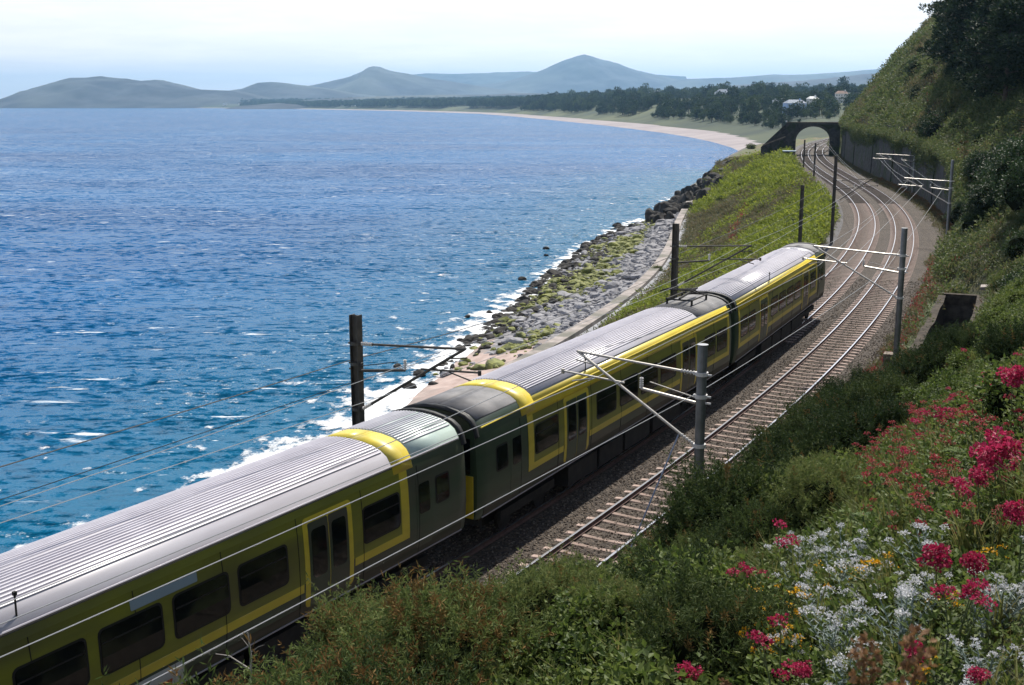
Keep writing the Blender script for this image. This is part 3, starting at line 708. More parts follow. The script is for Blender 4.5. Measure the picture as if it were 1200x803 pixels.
for px, d, py, lab, lo, hi, guy in ((822, 3.1, 405, 'grey overhead line mast with full cantilever standing in bushes beside empty track', 20, 45, True),
                             (1057, 3.75, 268, 'grey overhead line mast beside the stone trench', 45, 75, False),
                             (1114, 3.7, 188, 'overhead line mast on the hillside edge where the retaining wall begins', 80, 130, False),
                             (1072, 4.9, 176, 'overhead line mast against the ivy retaining wall, clear of its near end', 120, 175, False)):
    y = solve_mast(px, d, lo, hi); t = top_z(y, d, py); print('mast in', px, round(y, 1), round(t, 2)); in_st.append((y, d, t))
    mast(y, d, t, -1, lab, IN, 'round', reach=d + .55 if px == 822 else d + .3, guy=guy, hcan=min(t - .78, 5.6), zg=-.35)
for px, d, py, lab, lo, hi, st in ((418, -6.9, 369, 'dark steel mast with cantilever against the sea behind the train roof', 15, 50, 'h'),
                           (791, -6.9, 262, 'dark steel mast rising behind the pantograph of the train', 40, 75, 'h'),
                           (940, -8.0, 217, 'slim dark mast in the grass beyond the leading carriage', 85, 125, 'h'),
                           (977, -6.4, 183, 'tall slim mast at the grass edge where the tracks bend', 105, 150, 'h'),
                           (955.5, -5.9, 168, 'distant seaward mast at the trackside before the arch bridge', 160, 225, 'h'),
                           (943, -5.9, 164, 'last seaward mast standing close to the arch bridge', 205, 280, 'h')):
    y = solve_mast(px, d, lo, hi); t = top_z(y, d, py); print('mast out', px, round(y, 1), round(t, 2)); out_st.append((y, d, t))
    mast(y, d, t, 1, lab, OUT, st, reach=-TW * 0 + (abs(d) - 3.67 + .5), hcan=min(t - .85, 5.6), arms=(px not in (940,)), zg=float(height(y, d)) - .4)

def wire(name, pts, r, m, label):
    o = MB().tube(pts, r, 5).build(name, m); return tag(o, label, 'wire')
def run_wire(d, z0, sag, stops, r, m, label, name='overhead_wire', y0=-8, y1=230):
    st = list(stops); st = [st[0] - 36] + st; pts = []; q_ = [sd(y, d, z0) for y in st]
    for a, b in zip(q_[:-1], q_[1:]):
        for q in range(12): t = q / 12; pts.append(a + (b - a) * t - np.array([0, 0, sag * 4 * t * (1 - t)]))
    return wire(name, pts + [q_[-1]], r, m, label)
sin_ = [q[0] for q in in_st]; sout = [q[0] for q in out_st if q[1] > -7.5]
run_wire(-.05, 4.92, .03, sin_, .011, M['wire'], 'pale contact wire over the empty inland track', 'contact_wire')
run_wire(-.0, 5.75, .55, sin_, .010, M['wire'], 'sagging messenger wire above the contact wire of the inland track', 'messenger_wire')
run_wire(1.33, 5.22, .10, sin_, .011, M['wire'], 'bright feeder wire carried on the insulators of the hillside masts', 'feeder_wire')
run_wire(3.0, 4.86, .12, sin_, .010, M['wire'], 'grey earth wire fixed to the posts of the hillside masts', 'earth_wire')
run_wire(TW, 5.02, .03, sout, .009, M['wire'], 'contact wire above the roof of the train', 'contact_wire')
run_wire(TW, 5.75, .5, sout, .009, M['wire'], 'sagging messenger wire above the roof of the train', 'messenger_wire')
run_wire(-7.25, 5.0, .25, sout, .016, M['dwire'], 'dark feeder cable on the sea side of the masts', 'feeder_wire')
run_wire(-7.15, 4.35, .3, sout, .011, M['dwire'], 'thin dark earth cable lowest on the sea side of the masts', 'earth_wire')

# ------------------------------------------------------------------ sea wall along the foot of the embankment
def sweep(mb, y0, y1, section, step=2.0, mi=0):
    """section: function station -> list of (offset, height); swept along the line"""
    ys = np.arange(y0, y1 + .01, step); G = []
    for y in ys: G.append([sd(float(y), float(d), float(z)) for d, z in section(float(y))])
    mb.grid(np.array(G), flip=True, mi=mi)
    mb.add(np.array(G[0]), [tuple(range(len(G[0])))]); mb.add(np.array(G[-1]), [tuple(range(len(G[-1])))[::-1]])
    return mb
sw = empty('sea_wall', sd(60.0, -29.0, -9.6)); tag(sw, 'pinkish concrete sea wall between the boulders and the grassy embankment', 'sea wall')
def in_world(o, parent):
    o.parent = parent; o.matrix_parent_inverse = parent.matrix_basis.inverted(); return o
ztoe = lambda y: float(lerp(y, [(-60, -9.6), (210, -9.4), (260, -6.5), (310, -3.2), (400, -3.0)]))
in_world(sweep(MB(), 30, 244, lambda y: [(-float(toe_e(y)) - 3.4, ztoe(y) - 2.6), (-float(toe_e(y)) - 3.2, ztoe(y) + .45), (-float(toe_e(y)) - 1.9, ztoe(y) + .5), (-float(toe_e(y)) - 1.85, ztoe(y) - .4)]).build('coping', M['concrete']), sw)
in_world(sweep(MB(), 30, 240, lambda y: [(-float(toe_e(y)) - 1.86, ztoe(y) + .1), (-float(toe_e(y)) - .2, ztoe(y) + .25), (-float(toe_e(y)) + 1.2, ztoe(y) + .75), (-float(toe_e(y)) + 1.3, ztoe(y) - .6)]).build('apron', M['apron']), sw)



# ------------------------------------------------------------------ boulders on the shore
M['boulder'] = mat('grey boulder', (.15, .15, .165), (.34, .335, .35), 1.1, .85, bump=.7, bscale=4)
M['boulderdark'] = mat('wet dark boulder', (.016, .015, .014), (.05, .045, .04), 1.2, .8, bump=1, bscale=3, spec=.2)
M['weed'] = mat('weed covered boulder', (.10, .115, .03), (.26, .27, .055), 1.6, .8, bump=.6, bscale=5, c3=(.07, .08, .04))
def boulder_mesh(seed, m):
    bm = bmesh.new(); bmesh.ops.create_icosphere(bm, subdivisions=3, radius=1)
    r = np.random.default_rng(seed); pl = [(unit(r.normal(size=3)), r.uniform(.55, .85)) for _ in range(9)]
    for v in bm.verts:
        p = np.array(v.co)
        for n, d in pl:
            k = p @ n
            if k > d: p = p - n * (k - d) * .92
        p = p + .08 * np.array(mnoise.noise_vector(Vector(p * 2.3 + seed))) + .045 * np.array(mnoise.noise_vector(Vector(p * 6 + seed)))
        v.co = p * [1, .82, .62]
    me = bpy.data.meshes.new('boulder'); bm.to_mesh(me); bm.free(); me.materials.append(m); return me
BOULD = {k: [boulder_mesh(10 * i + j, M[k]) for j in range(4)] for i, k in enumerate(('boulder', 'weed', 'boulderdark'))}

def hide_collection(name, meshes):
    c = bpy.data.collections.new(name)
    for i, me in enumerate(meshes):
        o = bpy.data.objects.new(f'{name}_{i}', me); c.objects.link(o)
    return c
def scatter(name, pts, scl, rot, meshes, label, cat, parent=None):
    """uncountable cover: instances of a few meshes on points"""
    pts = np.asarray(pts, float); n = len(pts)
    me = bpy.data.meshes.new(name); me.vertices.add(n); me.vertices.foreach_set('co', pts.ravel())
    scl = np.asarray(scl, float)
    if scl.ndim == 1: scl = np.repeat(scl[:, None], 3, 1)
    a = me.attributes.new('scl', 'FLOAT_VECTOR', 'POINT'); a.data.foreach_set('vector', scl.ravel().astype(np.float32))
    a = me.attributes.new('rot', 'FLOAT_VECTOR', 'POINT'); a.data.foreach_set('vector', np.asarray(rot, np.float32).ravel())
    a = me.attributes.new('idx', 'INT', 'POINT'); a.data.foreach_set('value', rng.integers(0, len(meshes), n).astype(np.int32))
    o = bpy.data.objects.new(name, me); col.objects.link(o)
    g = bpy.data.node_groups.new(name, 'GeometryNodeTree')
    g.interface.new_socket('Geometry', in_out='INPUT', socket_type='NodeSocketGeometry'); g.interface.new_socket('Geometry', in_out='OUTPUT', socket_type='NodeSocketGeometry')
    N = g.nodes.new; L = g.links.new
    gi, go = N('NodeGroupInput'), N('NodeGroupOutput'); ip = N('GeometryNodeInstanceOnPoints'); ci = N('GeometryNodeCollectionInfo')
    ci.inputs['Collection'].default_value = hide_collection(name + '_kinds', meshes); ci.inputs['Separate Children'].default_value = True; ci.inputs['Reset Children'].default_value = True
    def attr(nm, t):
        q = N('GeometryNodeInputNamedAttribute'); q.data_type = t; q.inputs['Name'].default_value = nm; return q.outputs['Attribute']
    er = N('FunctionNodeEulerToRotation'); L(attr('rot', 'FLOAT_VECTOR'), er.inputs[0])
    L(gi.outputs[0], ip.inputs['Points']); L(ci.outputs[0], ip.inputs['Instance']); ip.inputs['Pick Instance'].default_value = True
    L(attr('idx', 'INT'), ip.inputs['Instance Index']); L(er.outputs[0], ip.inputs['Rotation']); L(attr('scl', 'FLOAT_VECTOR'), ip.inputs['Scale']); L(ip.outputs[0], go.inputs[0])
    md = o.modifiers.new('scatter', 'NODES'); md.node_group = g
    return tag(o, label, cat, kind='stuff')

def rrot(n, tilt=.15): return np.stack([rng.normal(0, tilt, n), rng.normal(0, tilt, n), rng.uniform(0, 6.283, n)], 1)
def boulders():
    n = 9000; y = 92 + 150 * rng.random(n)**1.0; u = rng.random(n)
    toe, sh = toe_e(y), shore_e(y)
    e = toe + 3.6 + (sh + 2.0 - toe - 3.6) * u
    keep = (y > 108 + 8 * np.sin(e * .8)) | (rng.random(n) < .10)
    y, e, u = y[keep], e[keep], u[keep]; n = len(y)
    s = np.clip(rng.lognormal(-1.05, .5, n), .16, 1.3); z = height(y, -e)
    P = sd(y, -e, np.maximum(z, SEA - .3) + s * .12)
    patchy = np.sin(y * .13 + 1.0) + np.sin(e * .45 + y * .05) + rng.normal(0, .7, n)
    kind = np.where(u > .9, 2, np.where((u > .30) & (patchy > -.25), 1, 0)); kind = np.where((u > .6) & (rng.random(n) < .3), 2, kind)
    px, py = project(P); size = s * 1350 / P[:, 1]
    order = np.argsort(-size); big = [i for i in order if px[i] > 470 and py[i] > 200 and py[i] < 470][:290]; isbig = np.zeros(n, bool); isbig[big] = True
    names = ('boulder', 'weed', 'boulderdark')
    labs = ('bare grey boulder lying on the shore below the sea wall', 'boulder covered in yellow-green weed on the shore below the sea wall', 'dark wet boulder at the edge of the surf')
    for i in big:
        o = obj('boulder', BOULD[names[kind[i]]][i % 4], None, P[i], (random.uniform(-.3, .3), random.uniform(-.3, .3), random.uniform(0, 6.28)), s[i] * np.array([1, 1, random.uniform(.7, 1.1)]))
        tag(o, labs[kind[i]], 'boulder', ('bare grey boulders on the shore', 'weed covered boulders on the shore', 'dark wet boulders by the surf')[kind[i]])
    for k in range(3):
        q = np.nonzero(~isbig & (kind == k))[0]
        scatter(('grey_shore_stones', 'weedy_shore_stones', 'wet_shore_stones')[k], P[q], s[q], rrot(len(q), .3), BOULD[names[k]],
                ('mass of small grey stones covering the shore', 'mass of small weed-green stones covering the shore', 'mass of small dark wet stones along the surf')[k], 'stones')
    # rocks standing in the water off the beach, by their place in the photograph
    for px_, py_, s_ in ((480, 455, .75), (508, 452, .6), (492, 440, .8), (520, 438, .65), (540, 400, .5), (548, 372, .5), (612, 328, .7), (640, 292, .7), (723, 265, 1.1), (574, 367, .55), (466, 430, .5), (640, 300, .5), (690, 296, .6), (430, 520, .5)):
        p = flat(px_, py_, SEA); o = obj('sea_rock', BOULD['boulderdark'][int(px_) % 4], None, (p[0], p[1], SEA + s_ * .1), (0, 0, px_), s_)
        tag(o, 'dark rock standing clear of the shore in the surf', 'rock', 'rocks standing in the surf')
boulders()

# craggy dark rocks where the embankment ends in a low cliff
def crag():
    for i in range(150):
        y = random.uniform(226, 298); e = float(toe_e(y)) + random.uniform(-2.5, 10); s = random.uniform(.6, 2.6)
        z = float(height(y, -e)); p = sd(y, -e, max(z, SEA) + s * .1)
        o = obj('cliff_rock', BOULD['boulderdark'][i % 4], None, p, (random.uniform(-.5, .5), random.uniform(-.5, .5), random.uniform(0, 6.28)), (s, s * .8, s * random.uniform(1.0, 2.0)))
        tag(o, 'dark craggy rock of the low cliff at the end of the shore', 'rock', 'rocks of the low cliff')
crag()

# ------------------------------------------------------------------ stone arch bridge over the line
M['dstone'] = mat('dark bridge stone', (.045, .045, .045), (.095, .09, .085), .8, .9, bump=.8, bscale=3, c3=(.035, .05, .03))
def stone_wall_mat(name, a, b, ivy, amount):
    m = bpy.data.materials.new(name); m.use_nodes = True; t = m.node_tree; p = t.nodes['Principled BSDF']; p.inputs['Roughness'].default_value = .92; L = t.links.new
    tcn = t.nodes.new('ShaderNodeTexCoord'); v = t.nodes.new('ShaderNodeTexVoronoi'); v.inputs['Scale'].default_value = 1.5; L(tcn.outputs['Object'], v.inputs['Vector'])
    s = t.nodes.new('ShaderNodeSeparateColor'); L(v.outputs['Color'], s.inputs[0]); x = t.nodes.new('ShaderNodeMixRGB'); x.inputs['Color1'].default_value = (*a, 1); x.inputs['Color2'].default_value = (*b, 1); L(s.outputs[0], x.inputs['Fac'])
    n = t.nodes.new('ShaderNodeTexNoise'); n.inputs['Scale'].default_value = .35; n.inputs['Detail'].default_value = 6; L(tcn.outputs['Object'], n.inputs['Vector'])
    r = t.nodes.new('ShaderNodeValToRGB'); r.color_ramp.elements[0].position = amount; r.color_ramp.elements[1].position = amount + .08; L(n.outputs['Fac'], r.inputs[0])
    x2 = t.nodes.new('ShaderNodeMixRGB'); x2.inputs['Color2'].default_value = (*ivy, 1); L(r.outputs[0], x2.inputs['Fac']); L(x.outputs[0], x2.inputs['Color1']); L(x2.outputs[0], p.inputs['Base Color'])
    bp = t.nodes.new('ShaderNodeBump'); bp.inputs['Strength'].default_value = .9; bp.inputs['Distance'].default_value = .15; bp.invert = True; L(v.outputs['Distance'], bp.inputs['Height']); L(bp.outputs[0], p.inputs['Normal'])
    return m
M['rwall'] = stone_wall_mat('retaining wall stone', (.020, .021, .024), (.060, .057, .055), (.022, .034, .014), .50)
def bridge():
    ys = 296.0; c = sd(ys, -1.85, -.4); th = math.atan(float(slope_at(ys)))
    root = empty('arch_bridge', c, -th); tag(root, 'dark stone arch bridge spanning both tracks with a sloping wing wall', 'bridge')
    W, HS, TOP, T = 4.2, 3.7, 8.3, 6.0     # half opening, springing height, parapet height, depth
    arc = [(-W, 0)] + [(-W * math.cos(a), HS + W * .86 * math.sin(a)) for a in np.linspace(0, math.pi, 21)] + [(W, 0)]
    xs = [a[0] for a in arc]
    # spandrel wall as quads between the arch line and the top
    def spandrel(yy, flip):
        mb = MB(); A = [(x, yy, z) for x, z in arc]; B = [(x, yy, TOP - .5) for x, z in arc]; n = len(A)
        f = [(i, i + 1, n + i + 1, n + i) for i in range(n - 1)]
        mb.add(A + B, f if not flip else [q[::-1] for q in f]); return mb
    mb = spandrel(0, False); m2 = spandrel(T, True); mb.add(np.concatenate(m2.v), m2.f)
    for x0, x1 in ((-W - 2.2, -W), (W, W + 2.4)): mb.box((x0, 0, -.4), (x1, T, TOP - .5))
    mb.box((-W - 2.2, .003, TOP - .52), (W + 2.4, T - .003, TOP - .45))
    mb.build('wall', M['rwall'], root)
    A = [(x, 0.0, z) for x, z in arc]; B = [(x, T, z) for x, z in arc]; n = len(A)
    MB().add(A + B, [(i, n + i, n + i + 1, i + 1) for i in range(n - 1)]).build('arch_soffit', M['dstone'], root)
    for k in range(21):
        a0, a1 = math.pi * k / 21 + .006, math.pi * (k + 1) / 21 - .006; q = []
        for yy in (-.06, .3):
            for r_, a in ((0, a0), (.55, a0), (.55, a1), (0, a1)): q.append((-(W + r_) * math.cos(a), yy, HS + (W * .86 + r_) * math.sin(a)))
        MB().add(q, [(0, 1, 2, 3), (7, 6, 5, 4), (0, 4, 5, 1), (1, 5, 6, 2), (2, 6, 7, 3), (3, 7, 4, 0)]).build('arch_stone', M['dstone'], root)
    for yy in (-.12, T - .35): MB().box((-W - 2.3, yy, TOP - .47), (W + 2.5, yy + .5, TOP)).build('parapet', M['dstone'], root)
    MB().box((-W - 2.35, -.2, TOP), (W + 2.5, .45, TOP + .15)).build('coping', M['stone'], root)
    x0, x1 = -W - 2.2, -W - 8.6
    MB().add([(x0, 0, -1.5), (x1, -.8, -3.2), (x1, -.8, 2.1), (x0, 0, TOP + .1), (x0, .7, -1.5), (x1, -.1, -3.2), (x1, -.1, 2.1), (x0, .7, TOP + .1)],
             [(0, 3, 2, 1), (4, 5, 6, 7), (3, 7, 6, 2), (1, 2, 6, 5), (0, 1, 5, 4), (0, 4, 7, 3)]).build('wing_wall', M['rwall'], root)
    MB().add([(x0 - .4, -.10, 4.6), (x1 + .4, -.9, 2.4), (x1 + .4, -.9, 2.75), (x0 - .4, -.10, 4.95), (x0 - .4, .1, 4.6), (x1 + .4, -.7, 2.4), (x1 + .4, -.7, 2.75), (x0 - .4, .1, 4.95)],
             [(0, 3, 2, 1), (3, 7, 6, 2), (0, 1, 5, 4), (1, 2, 6, 5), (0, 4, 7, 3)]).build('string_course', M['stone'], root)
    MB().tube([(x0 - .3, .2, TOP + .1), (x0 - .3, .2, TOP + .5)], .22, 8).build('lamp_cap', M['insul'], root)
bridge()
def cabinet():
    p = sd(268.0, -7.6, 0.0); g = float(height(268.0, -7.6)); root = empty('trackside_cabinet', (p[0], p[1], g - .2), -.2); tag(root, 'small dark trackside hut with pale blue roof near the arch', 'hut')
    MB().box((-1.3, -1, 0), (1.3, 1, 2.3)).build('wall', M['dstone'], root); MB().box((-1.5, -1.2, 2.3), (1.5, 1.2, 2.5)).build('roof', mat('pale blue roof sheet', (.30, .40, .50), rough=.5), root)
    MB().box((-.45, -1.04, .1), (.45, -1.0, 2.0)).build('door', M['black'], root)
cabinet()

# ------------------------------------------------------------------ retaining wall, its fence, the trench
def retaining():
    root = empty('retaining_wall', sd(WALL_A, 5.4, -.5)); tag(root, 'tall dark ivy-streaked stone retaining wall beside the bending tracks', 'wall')
    wt = lambda y: float(wall_h(y)) + .25
    mb = sweep(MB(), WALL_A - 4, 294, lambda y: [(5.10, -1.2), (5.28, wt(y)), (5.66, wt(y)), (5.75, -1.2)], 1.5)
    in_world(mb.build('wall', M['rwall']), root)
    in_world(sweep(MB(), WALL_A - 3.8, 293.8, lambda y: [(5.18, wt(y) - .05), (5.18, wt(y) + .2), (5.78, wt(y) + .2), (5.78, wt(y) - .05)], 1.5).build('coping', M['stone']), root)
    for y in (131, 149, 172, 190, 215, 247, 275):
        in_world(sweep(MB(), y, y + 1.0, lambda q: [(4.95, -1.0), (5.16, wt(q) - .9), (5.4, wt(q) - .9), (5.4, -1.0)], .5).build('buttress', M['rwall']), root)
    fr = empty('palisade_fence', sd(180.0, 6.3, float(wall_h(180)))); tag(fr, 'dark metal palisade fence along the top of the retaining wall', 'fence')
    fm = M['darksteel']; ys = np.arange(184, 293, 2.4)
    post = MB().box((-.05, -.05, -.4), (.05, .05, 2.0)).mesh('post', fm)
    pale = MB()
    for k in range(8): pale.box((-.02, .15 + .3 * k, -.1), (.02, .27 + .3 * k, 1.85))
    pale.box((-.03, 0, .3), (.0, 2.6, .4)); pale.box((-.03, 0, 1.5), (.0, 2.6, 1.6)); pale = pale.mesh('fence_panel', fm)
    inv = fr.matrix_basis.inverted()
    for y in ys:
        p = sd(float(y), 6.3, float(wall_h(y)) - .1); th = math.atan(float(slope_at(y)))
        for me, nm in ((post, 'post'), (pale, 'fence_panel')):
            o = obj(nm, me, fr, p, (0, 0, -th)); o.matrix_parent_inverse = inv
retaining()
def trench():
    root = empty('stone_trench', sd(66.0, 5.2, -4.0)); tag(root, 'deep dark stone-walled trench sunk in the bank beside the track', 'trench')
    y0, y1, a, b = TRENCH
    for nm, d0, d1, zt in (('track_wall', a - .42, a + .04, .55), ('bank_wall', b - .04, b + .40, None)):
        top = (lambda y: .22 + .1 * math.sin(y)) if zt else (lambda y: .42 + .08 * math.sin(y * 1.7))
        in_world(sweep(MB(), y0 - .5, y1 + .4, lambda y: [(d0, -4.2), (d0, top(y)), (d1, top(y)), (d1, -4.2)], .9).build(nm, M['tstone']), root)
    for y, zt in ((y0 - .45, .2), (y1 + .05, .35)):
        in_world(sweep(MB(), y, y + .42, lambda q: [(a - .1, -4.2), (a - .1, zt), (b + .1, zt), (b + .1, -4.2)], .42).build('end_wall', M['tstone']), root)
    in_world(sweep(MB(), y1 - .2, y1 + .9, lambda q: [(b + .1, .75), (b + .1, .95), (b + 1.3, 1.1), (b + 1.3, .85)], .55).build('lintel_slab', M['concrete']), root)
    p = sd(57.0, 3.3, 0.0); o = MB().box((-.4, -.35, -.5), (.4, .35, .45)).build('stone_block', M['stone']); o.location = p; o.rotation_euler = (0, 0, -.45)
    tag(o, 'squat brown stone block at the foot of the mast by the trench', 'block')
trench()

# ------------------------------------------------------------------ far coast, farmland and hills
COAST = [(440, 84), (520, 104), (600, 118), (690, 128), (800, 134), (906, 135), (1050, 131), (1200, 122), (1434, 106), (1912, 57), (2500, -10), (3130, -93), (3800, -270), (4590, -510), (5700, -980), (6885, -1530), (7600, -2200), (8300, -3300), (8800, -3900)]
def coast(y): return lerp(y, COAST)
def fnoise(x, y, s, seed=0):
    """smooth value noise"""
    x = np.asarray(x) / s + seed * 17.3; y = np.asarray(y) / s + seed * 7.1
    i, j = np.floor(x), np.floor(y); fx, fy = x - i, y - j; fx = fx * fx * (3 - 2 * fx); fy = fy * fy * (3 - 2 * fy)
    h = lambda a, b: np.modf(np.abs(np.sin(a * 127.1 + b * 311.7) * 43758.5453))[0]
    return (h(i, j) * (1 - fx) + h(i + 1, j) * fx) * (1 - fy) + (h(i, j + 1) * (1 - fx) + h(i + 1, j + 1) * fx) * fy
def fbm(x, y, s, oct=4, seed=0): return sum(fnoise(x, y, s / 2**k, seed + k) * .5**k for k in range(oct)) / sum(.5**k for k in range(oct))
def far_h(X, Y):
    u = X - coast(Y); bw = lerp(Y, [(440, 6), (700, 22), (1000, 42), (1500, 46), (2500, 52), (4000, 60), (9000, 80)])
    z = SEA - .4 + np.clip(u / bw, 0, 1) * 3.2
    low = 2 + 14 * fbm(X, Y, 700, 3, 3)
    rise = np.clip((u - bw) / 60, 0, 1)
    # wooded ground that climbs inland of the beach
    hill = lerp(Y, [(440, 0), (600, 6), (900, 12), (1300, 26), (1800, 30), (2500, 22), (3500, 12), (9000, 8)]) * np.clip((u - bw) / 260, 0, 1) ** .8
    wide = 45 * np.clip((u - 350) / 1500, 0, 1) * lerp(Y, [(440, .3), (1500, .8), (5000, 1), (9000, 1)])
    return z + rise * (4 + .5 * low + hill + wide * fbm(X, Y, 900, 3, 5) * 1.6)
Yf = np.concatenate([np.linspace(440, 2000, 80), np.geomspace(2050, 8800, 50)]); Uf = np.concatenate([[-8], np.arange(0, 142, 4.0), np.geomspace(150, 9000, 50)])
YY, UU = np.meshgrid(Yf, Uf, indexing='ij'); XX = coast(YY) + UU
mb = MB().grid(np.stack([XX, YY, far_h(XX, YY)], -1), flip=True)
bwf = lerp(YY[:-1, :-1], [(440, 6), (700, 22), (1000, 42), (1500, 46), (2500, 52), (4000, 60), (9000, 80)])
mb.m = np.where(UU[1:, 1:] <= bwf, 1, 0).ravel().tolist()
tag(mb.build('coastal_plain', [M['plain'], M['farsand']], smooth=True), kind='structure')

def hill(name, sky_pts, Y0, depth, label, seed, rough=.10, m='hill', base=-14, dz=0):
    """a hill whose crest stands Y0 metres away with the outline seen in the photograph, and real slopes before and behind"""
    pts = np.array([depth_at(px, py, Y0) for px, py in sky_pts]); x0, x1 = pts[0, 0], pts[-1, 0]
    xs = np.linspace(x0, x1, 300); crest = np.interp(xs, pts[:, 0], pts[:, 2])
    k = np.array([.25, .5, .25]); crest = np.convolve(np.pad(crest, 1, 'edge'), k, 'valid'); crest = crest + (fbm(xs, xs * 0 + seed * 300, (x1 - x0) / 14, 5, seed) - .5) * 14 * np.sin(np.linspace(0, math.pi, 300))
    ws = np.linspace(-1, 1, 71); X, W_ = np.meshgrid(xs, ws, indexing='ij')
    hgt = (crest - base)[:, None]; fall = np.cos(np.clip(np.abs(W_) ** (.9), 0, 1) * math.pi / 2) ** 1.15
    n = fbm(X, Y0 + W_ * depth, depth * .5, 5, seed) - .5
    Z = base + hgt * np.clip(fall + n * rough * 4.5 * np.abs(W_) ** .7 * (1 - np.abs(W_)) * 3, 0, 1.0)
    Yw = Y0 + W_ * depth
    return tag(MB().grid(np.stack([X, Yw, Z], -1), flip=True).build(name, M[m], smooth=True), label, kind='structure')
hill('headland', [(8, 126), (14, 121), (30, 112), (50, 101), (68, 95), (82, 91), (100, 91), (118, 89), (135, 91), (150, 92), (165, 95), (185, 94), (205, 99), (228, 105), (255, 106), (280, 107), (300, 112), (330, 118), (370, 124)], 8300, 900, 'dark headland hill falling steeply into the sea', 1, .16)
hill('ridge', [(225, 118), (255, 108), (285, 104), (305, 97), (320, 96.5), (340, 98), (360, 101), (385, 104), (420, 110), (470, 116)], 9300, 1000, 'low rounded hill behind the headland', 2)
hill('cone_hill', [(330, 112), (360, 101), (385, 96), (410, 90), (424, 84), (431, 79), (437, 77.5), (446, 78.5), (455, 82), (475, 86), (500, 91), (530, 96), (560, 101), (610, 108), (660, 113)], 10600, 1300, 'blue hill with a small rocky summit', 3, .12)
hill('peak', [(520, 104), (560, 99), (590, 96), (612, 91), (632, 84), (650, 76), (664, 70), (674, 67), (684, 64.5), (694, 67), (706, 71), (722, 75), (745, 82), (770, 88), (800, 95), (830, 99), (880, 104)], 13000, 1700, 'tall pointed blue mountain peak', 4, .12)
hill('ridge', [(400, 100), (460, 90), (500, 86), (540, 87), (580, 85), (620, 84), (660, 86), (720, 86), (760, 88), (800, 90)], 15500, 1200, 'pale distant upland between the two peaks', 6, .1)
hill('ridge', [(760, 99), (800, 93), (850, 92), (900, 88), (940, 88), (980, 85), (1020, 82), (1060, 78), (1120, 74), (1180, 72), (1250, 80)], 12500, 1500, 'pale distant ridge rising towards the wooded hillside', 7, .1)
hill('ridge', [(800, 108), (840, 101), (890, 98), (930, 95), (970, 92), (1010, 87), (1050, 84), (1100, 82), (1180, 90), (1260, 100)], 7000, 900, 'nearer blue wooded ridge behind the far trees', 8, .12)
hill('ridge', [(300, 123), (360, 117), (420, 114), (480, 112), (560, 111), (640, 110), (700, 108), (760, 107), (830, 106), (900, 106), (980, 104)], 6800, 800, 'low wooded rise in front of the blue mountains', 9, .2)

# the air over the bay
def haze():
    m = bpy.data.materials.new('sea haze'); m.use_nodes = True; t = m.node_tree; t.nodes.clear()
    o = t.nodes.new('ShaderNodeOutputMaterial'); v = t.nodes.new('ShaderNodeVolumePrincipled')
    v.inputs['Color'].default_value = (.36, .65, 1.0, 1); v.inputs['Density'].default_value = 5.6e-5; v.inputs['Anisotropy'].default_value = .4
    t.links.new(v.outputs[0], o.inputs['Volume'])
    h = MB().box((-21000, -3500, -30), (21000, 31000, 760)).build('haze', m)
    tag(h, kind='stuff'); h['label'] = 'thin blue sea haze over the bay and hills'; h['category'] = 'haze'
haze()

# ------------------------------------------------------------------ plants: mesh kinds
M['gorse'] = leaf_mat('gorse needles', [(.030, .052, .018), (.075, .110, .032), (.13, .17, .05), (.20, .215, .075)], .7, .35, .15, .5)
M['gorsedry'] = leaf_mat('dry gorse tips', [(.13, .07, .025), (.21, .125, .045), (.16, .13, .045)], .8, .2, .1)
M['core'] = mat('bush core darkened for shade', (.006, .009, .004), (.014, .017, .008), 3, 1.0, spec=0)  # filler blob whose near-black colour stands for the shade inside a bush
M['bramble'] = leaf_mat('bramble leaves', [(.035, .06, .014), (.075, .115, .024), (.125, .17, .036), (.18, .21, .06)], .6, .38, .25)
M['fern'] = leaf_mat('bracken fronds', [(.06, .11, .025), (.10, .165, .036), (.16, .22, .055)], .6, .45, .2)
M['grass'] = leaf_mat('coarse grass', [(.07, .09, .022), (.13, .15, .04), (.24, .21, .08)], .7, .4, .2)
M['bright'] = leaf_mat('bright bracken', [(.09, .125, .018), (.21, .26, .034), (.36, .38, .06)], .6, .42, .2)
M['dull'] = leaf_mat('dull slope plants', [(.06, .08, .035), (.12, .125, .055), (.19, .17, .09), (.16, .10, .05)], .7, .35)
M['laurel'] = leaf_mat('dark glossy leaves', [(.012, .028, .010), (.03, .058, .018), (.055, .095, .03)], .55, .25, .3)
M['scrub'] = leaf_mat('hillside scrub leaves', [(.045, .072, .022), (.085, .12, .036), (.13, .16, .055), (.17, .16, .065)], .6, .4)
M['pine'] = leaf_mat('dark pine needles', [(.008, .018, .009), (.020, .038, .016), (.042, .064, .026)], .7, .2, .2)
M['fartree'] = leaf_mat('far tree leaves', [(.012, .026, .012), (.03, .055, .018), (.085, .12, .035)], .7, .2, .2, .7)
M['pink'] = leaf_mat('crimson valerian florets', [(.26, .010, .045), (.42, .022, .085), (.56, .06, .16)], .6, .35)
M['dullred'] = leaf_mat('fading red flowers', [(.26, .03, .04), (.40, .05, .07), (.34, .08, .06)], .6, .35)
M['whitefl'] = leaf_mat('white flower heads', [(.58, .58, .60), (.72, .72, .74), (.82, .82, .82)], .6, .2)
M['yellowfl'] = leaf_mat('orange yellow flowers', [(.70, .33, .01), (.80, .45, .015), (.85, .55, .04)], .5, .3)
M['silver'] = leaf_mat('silver grey leaves', [(.16, .21, .18), (.24, .30, .27), (.34, .40, .38)], .7, .25)
M['stemg'] = mat('green plant stem', (.07, .10, .04), (.11, .13, .05), 8, .7)
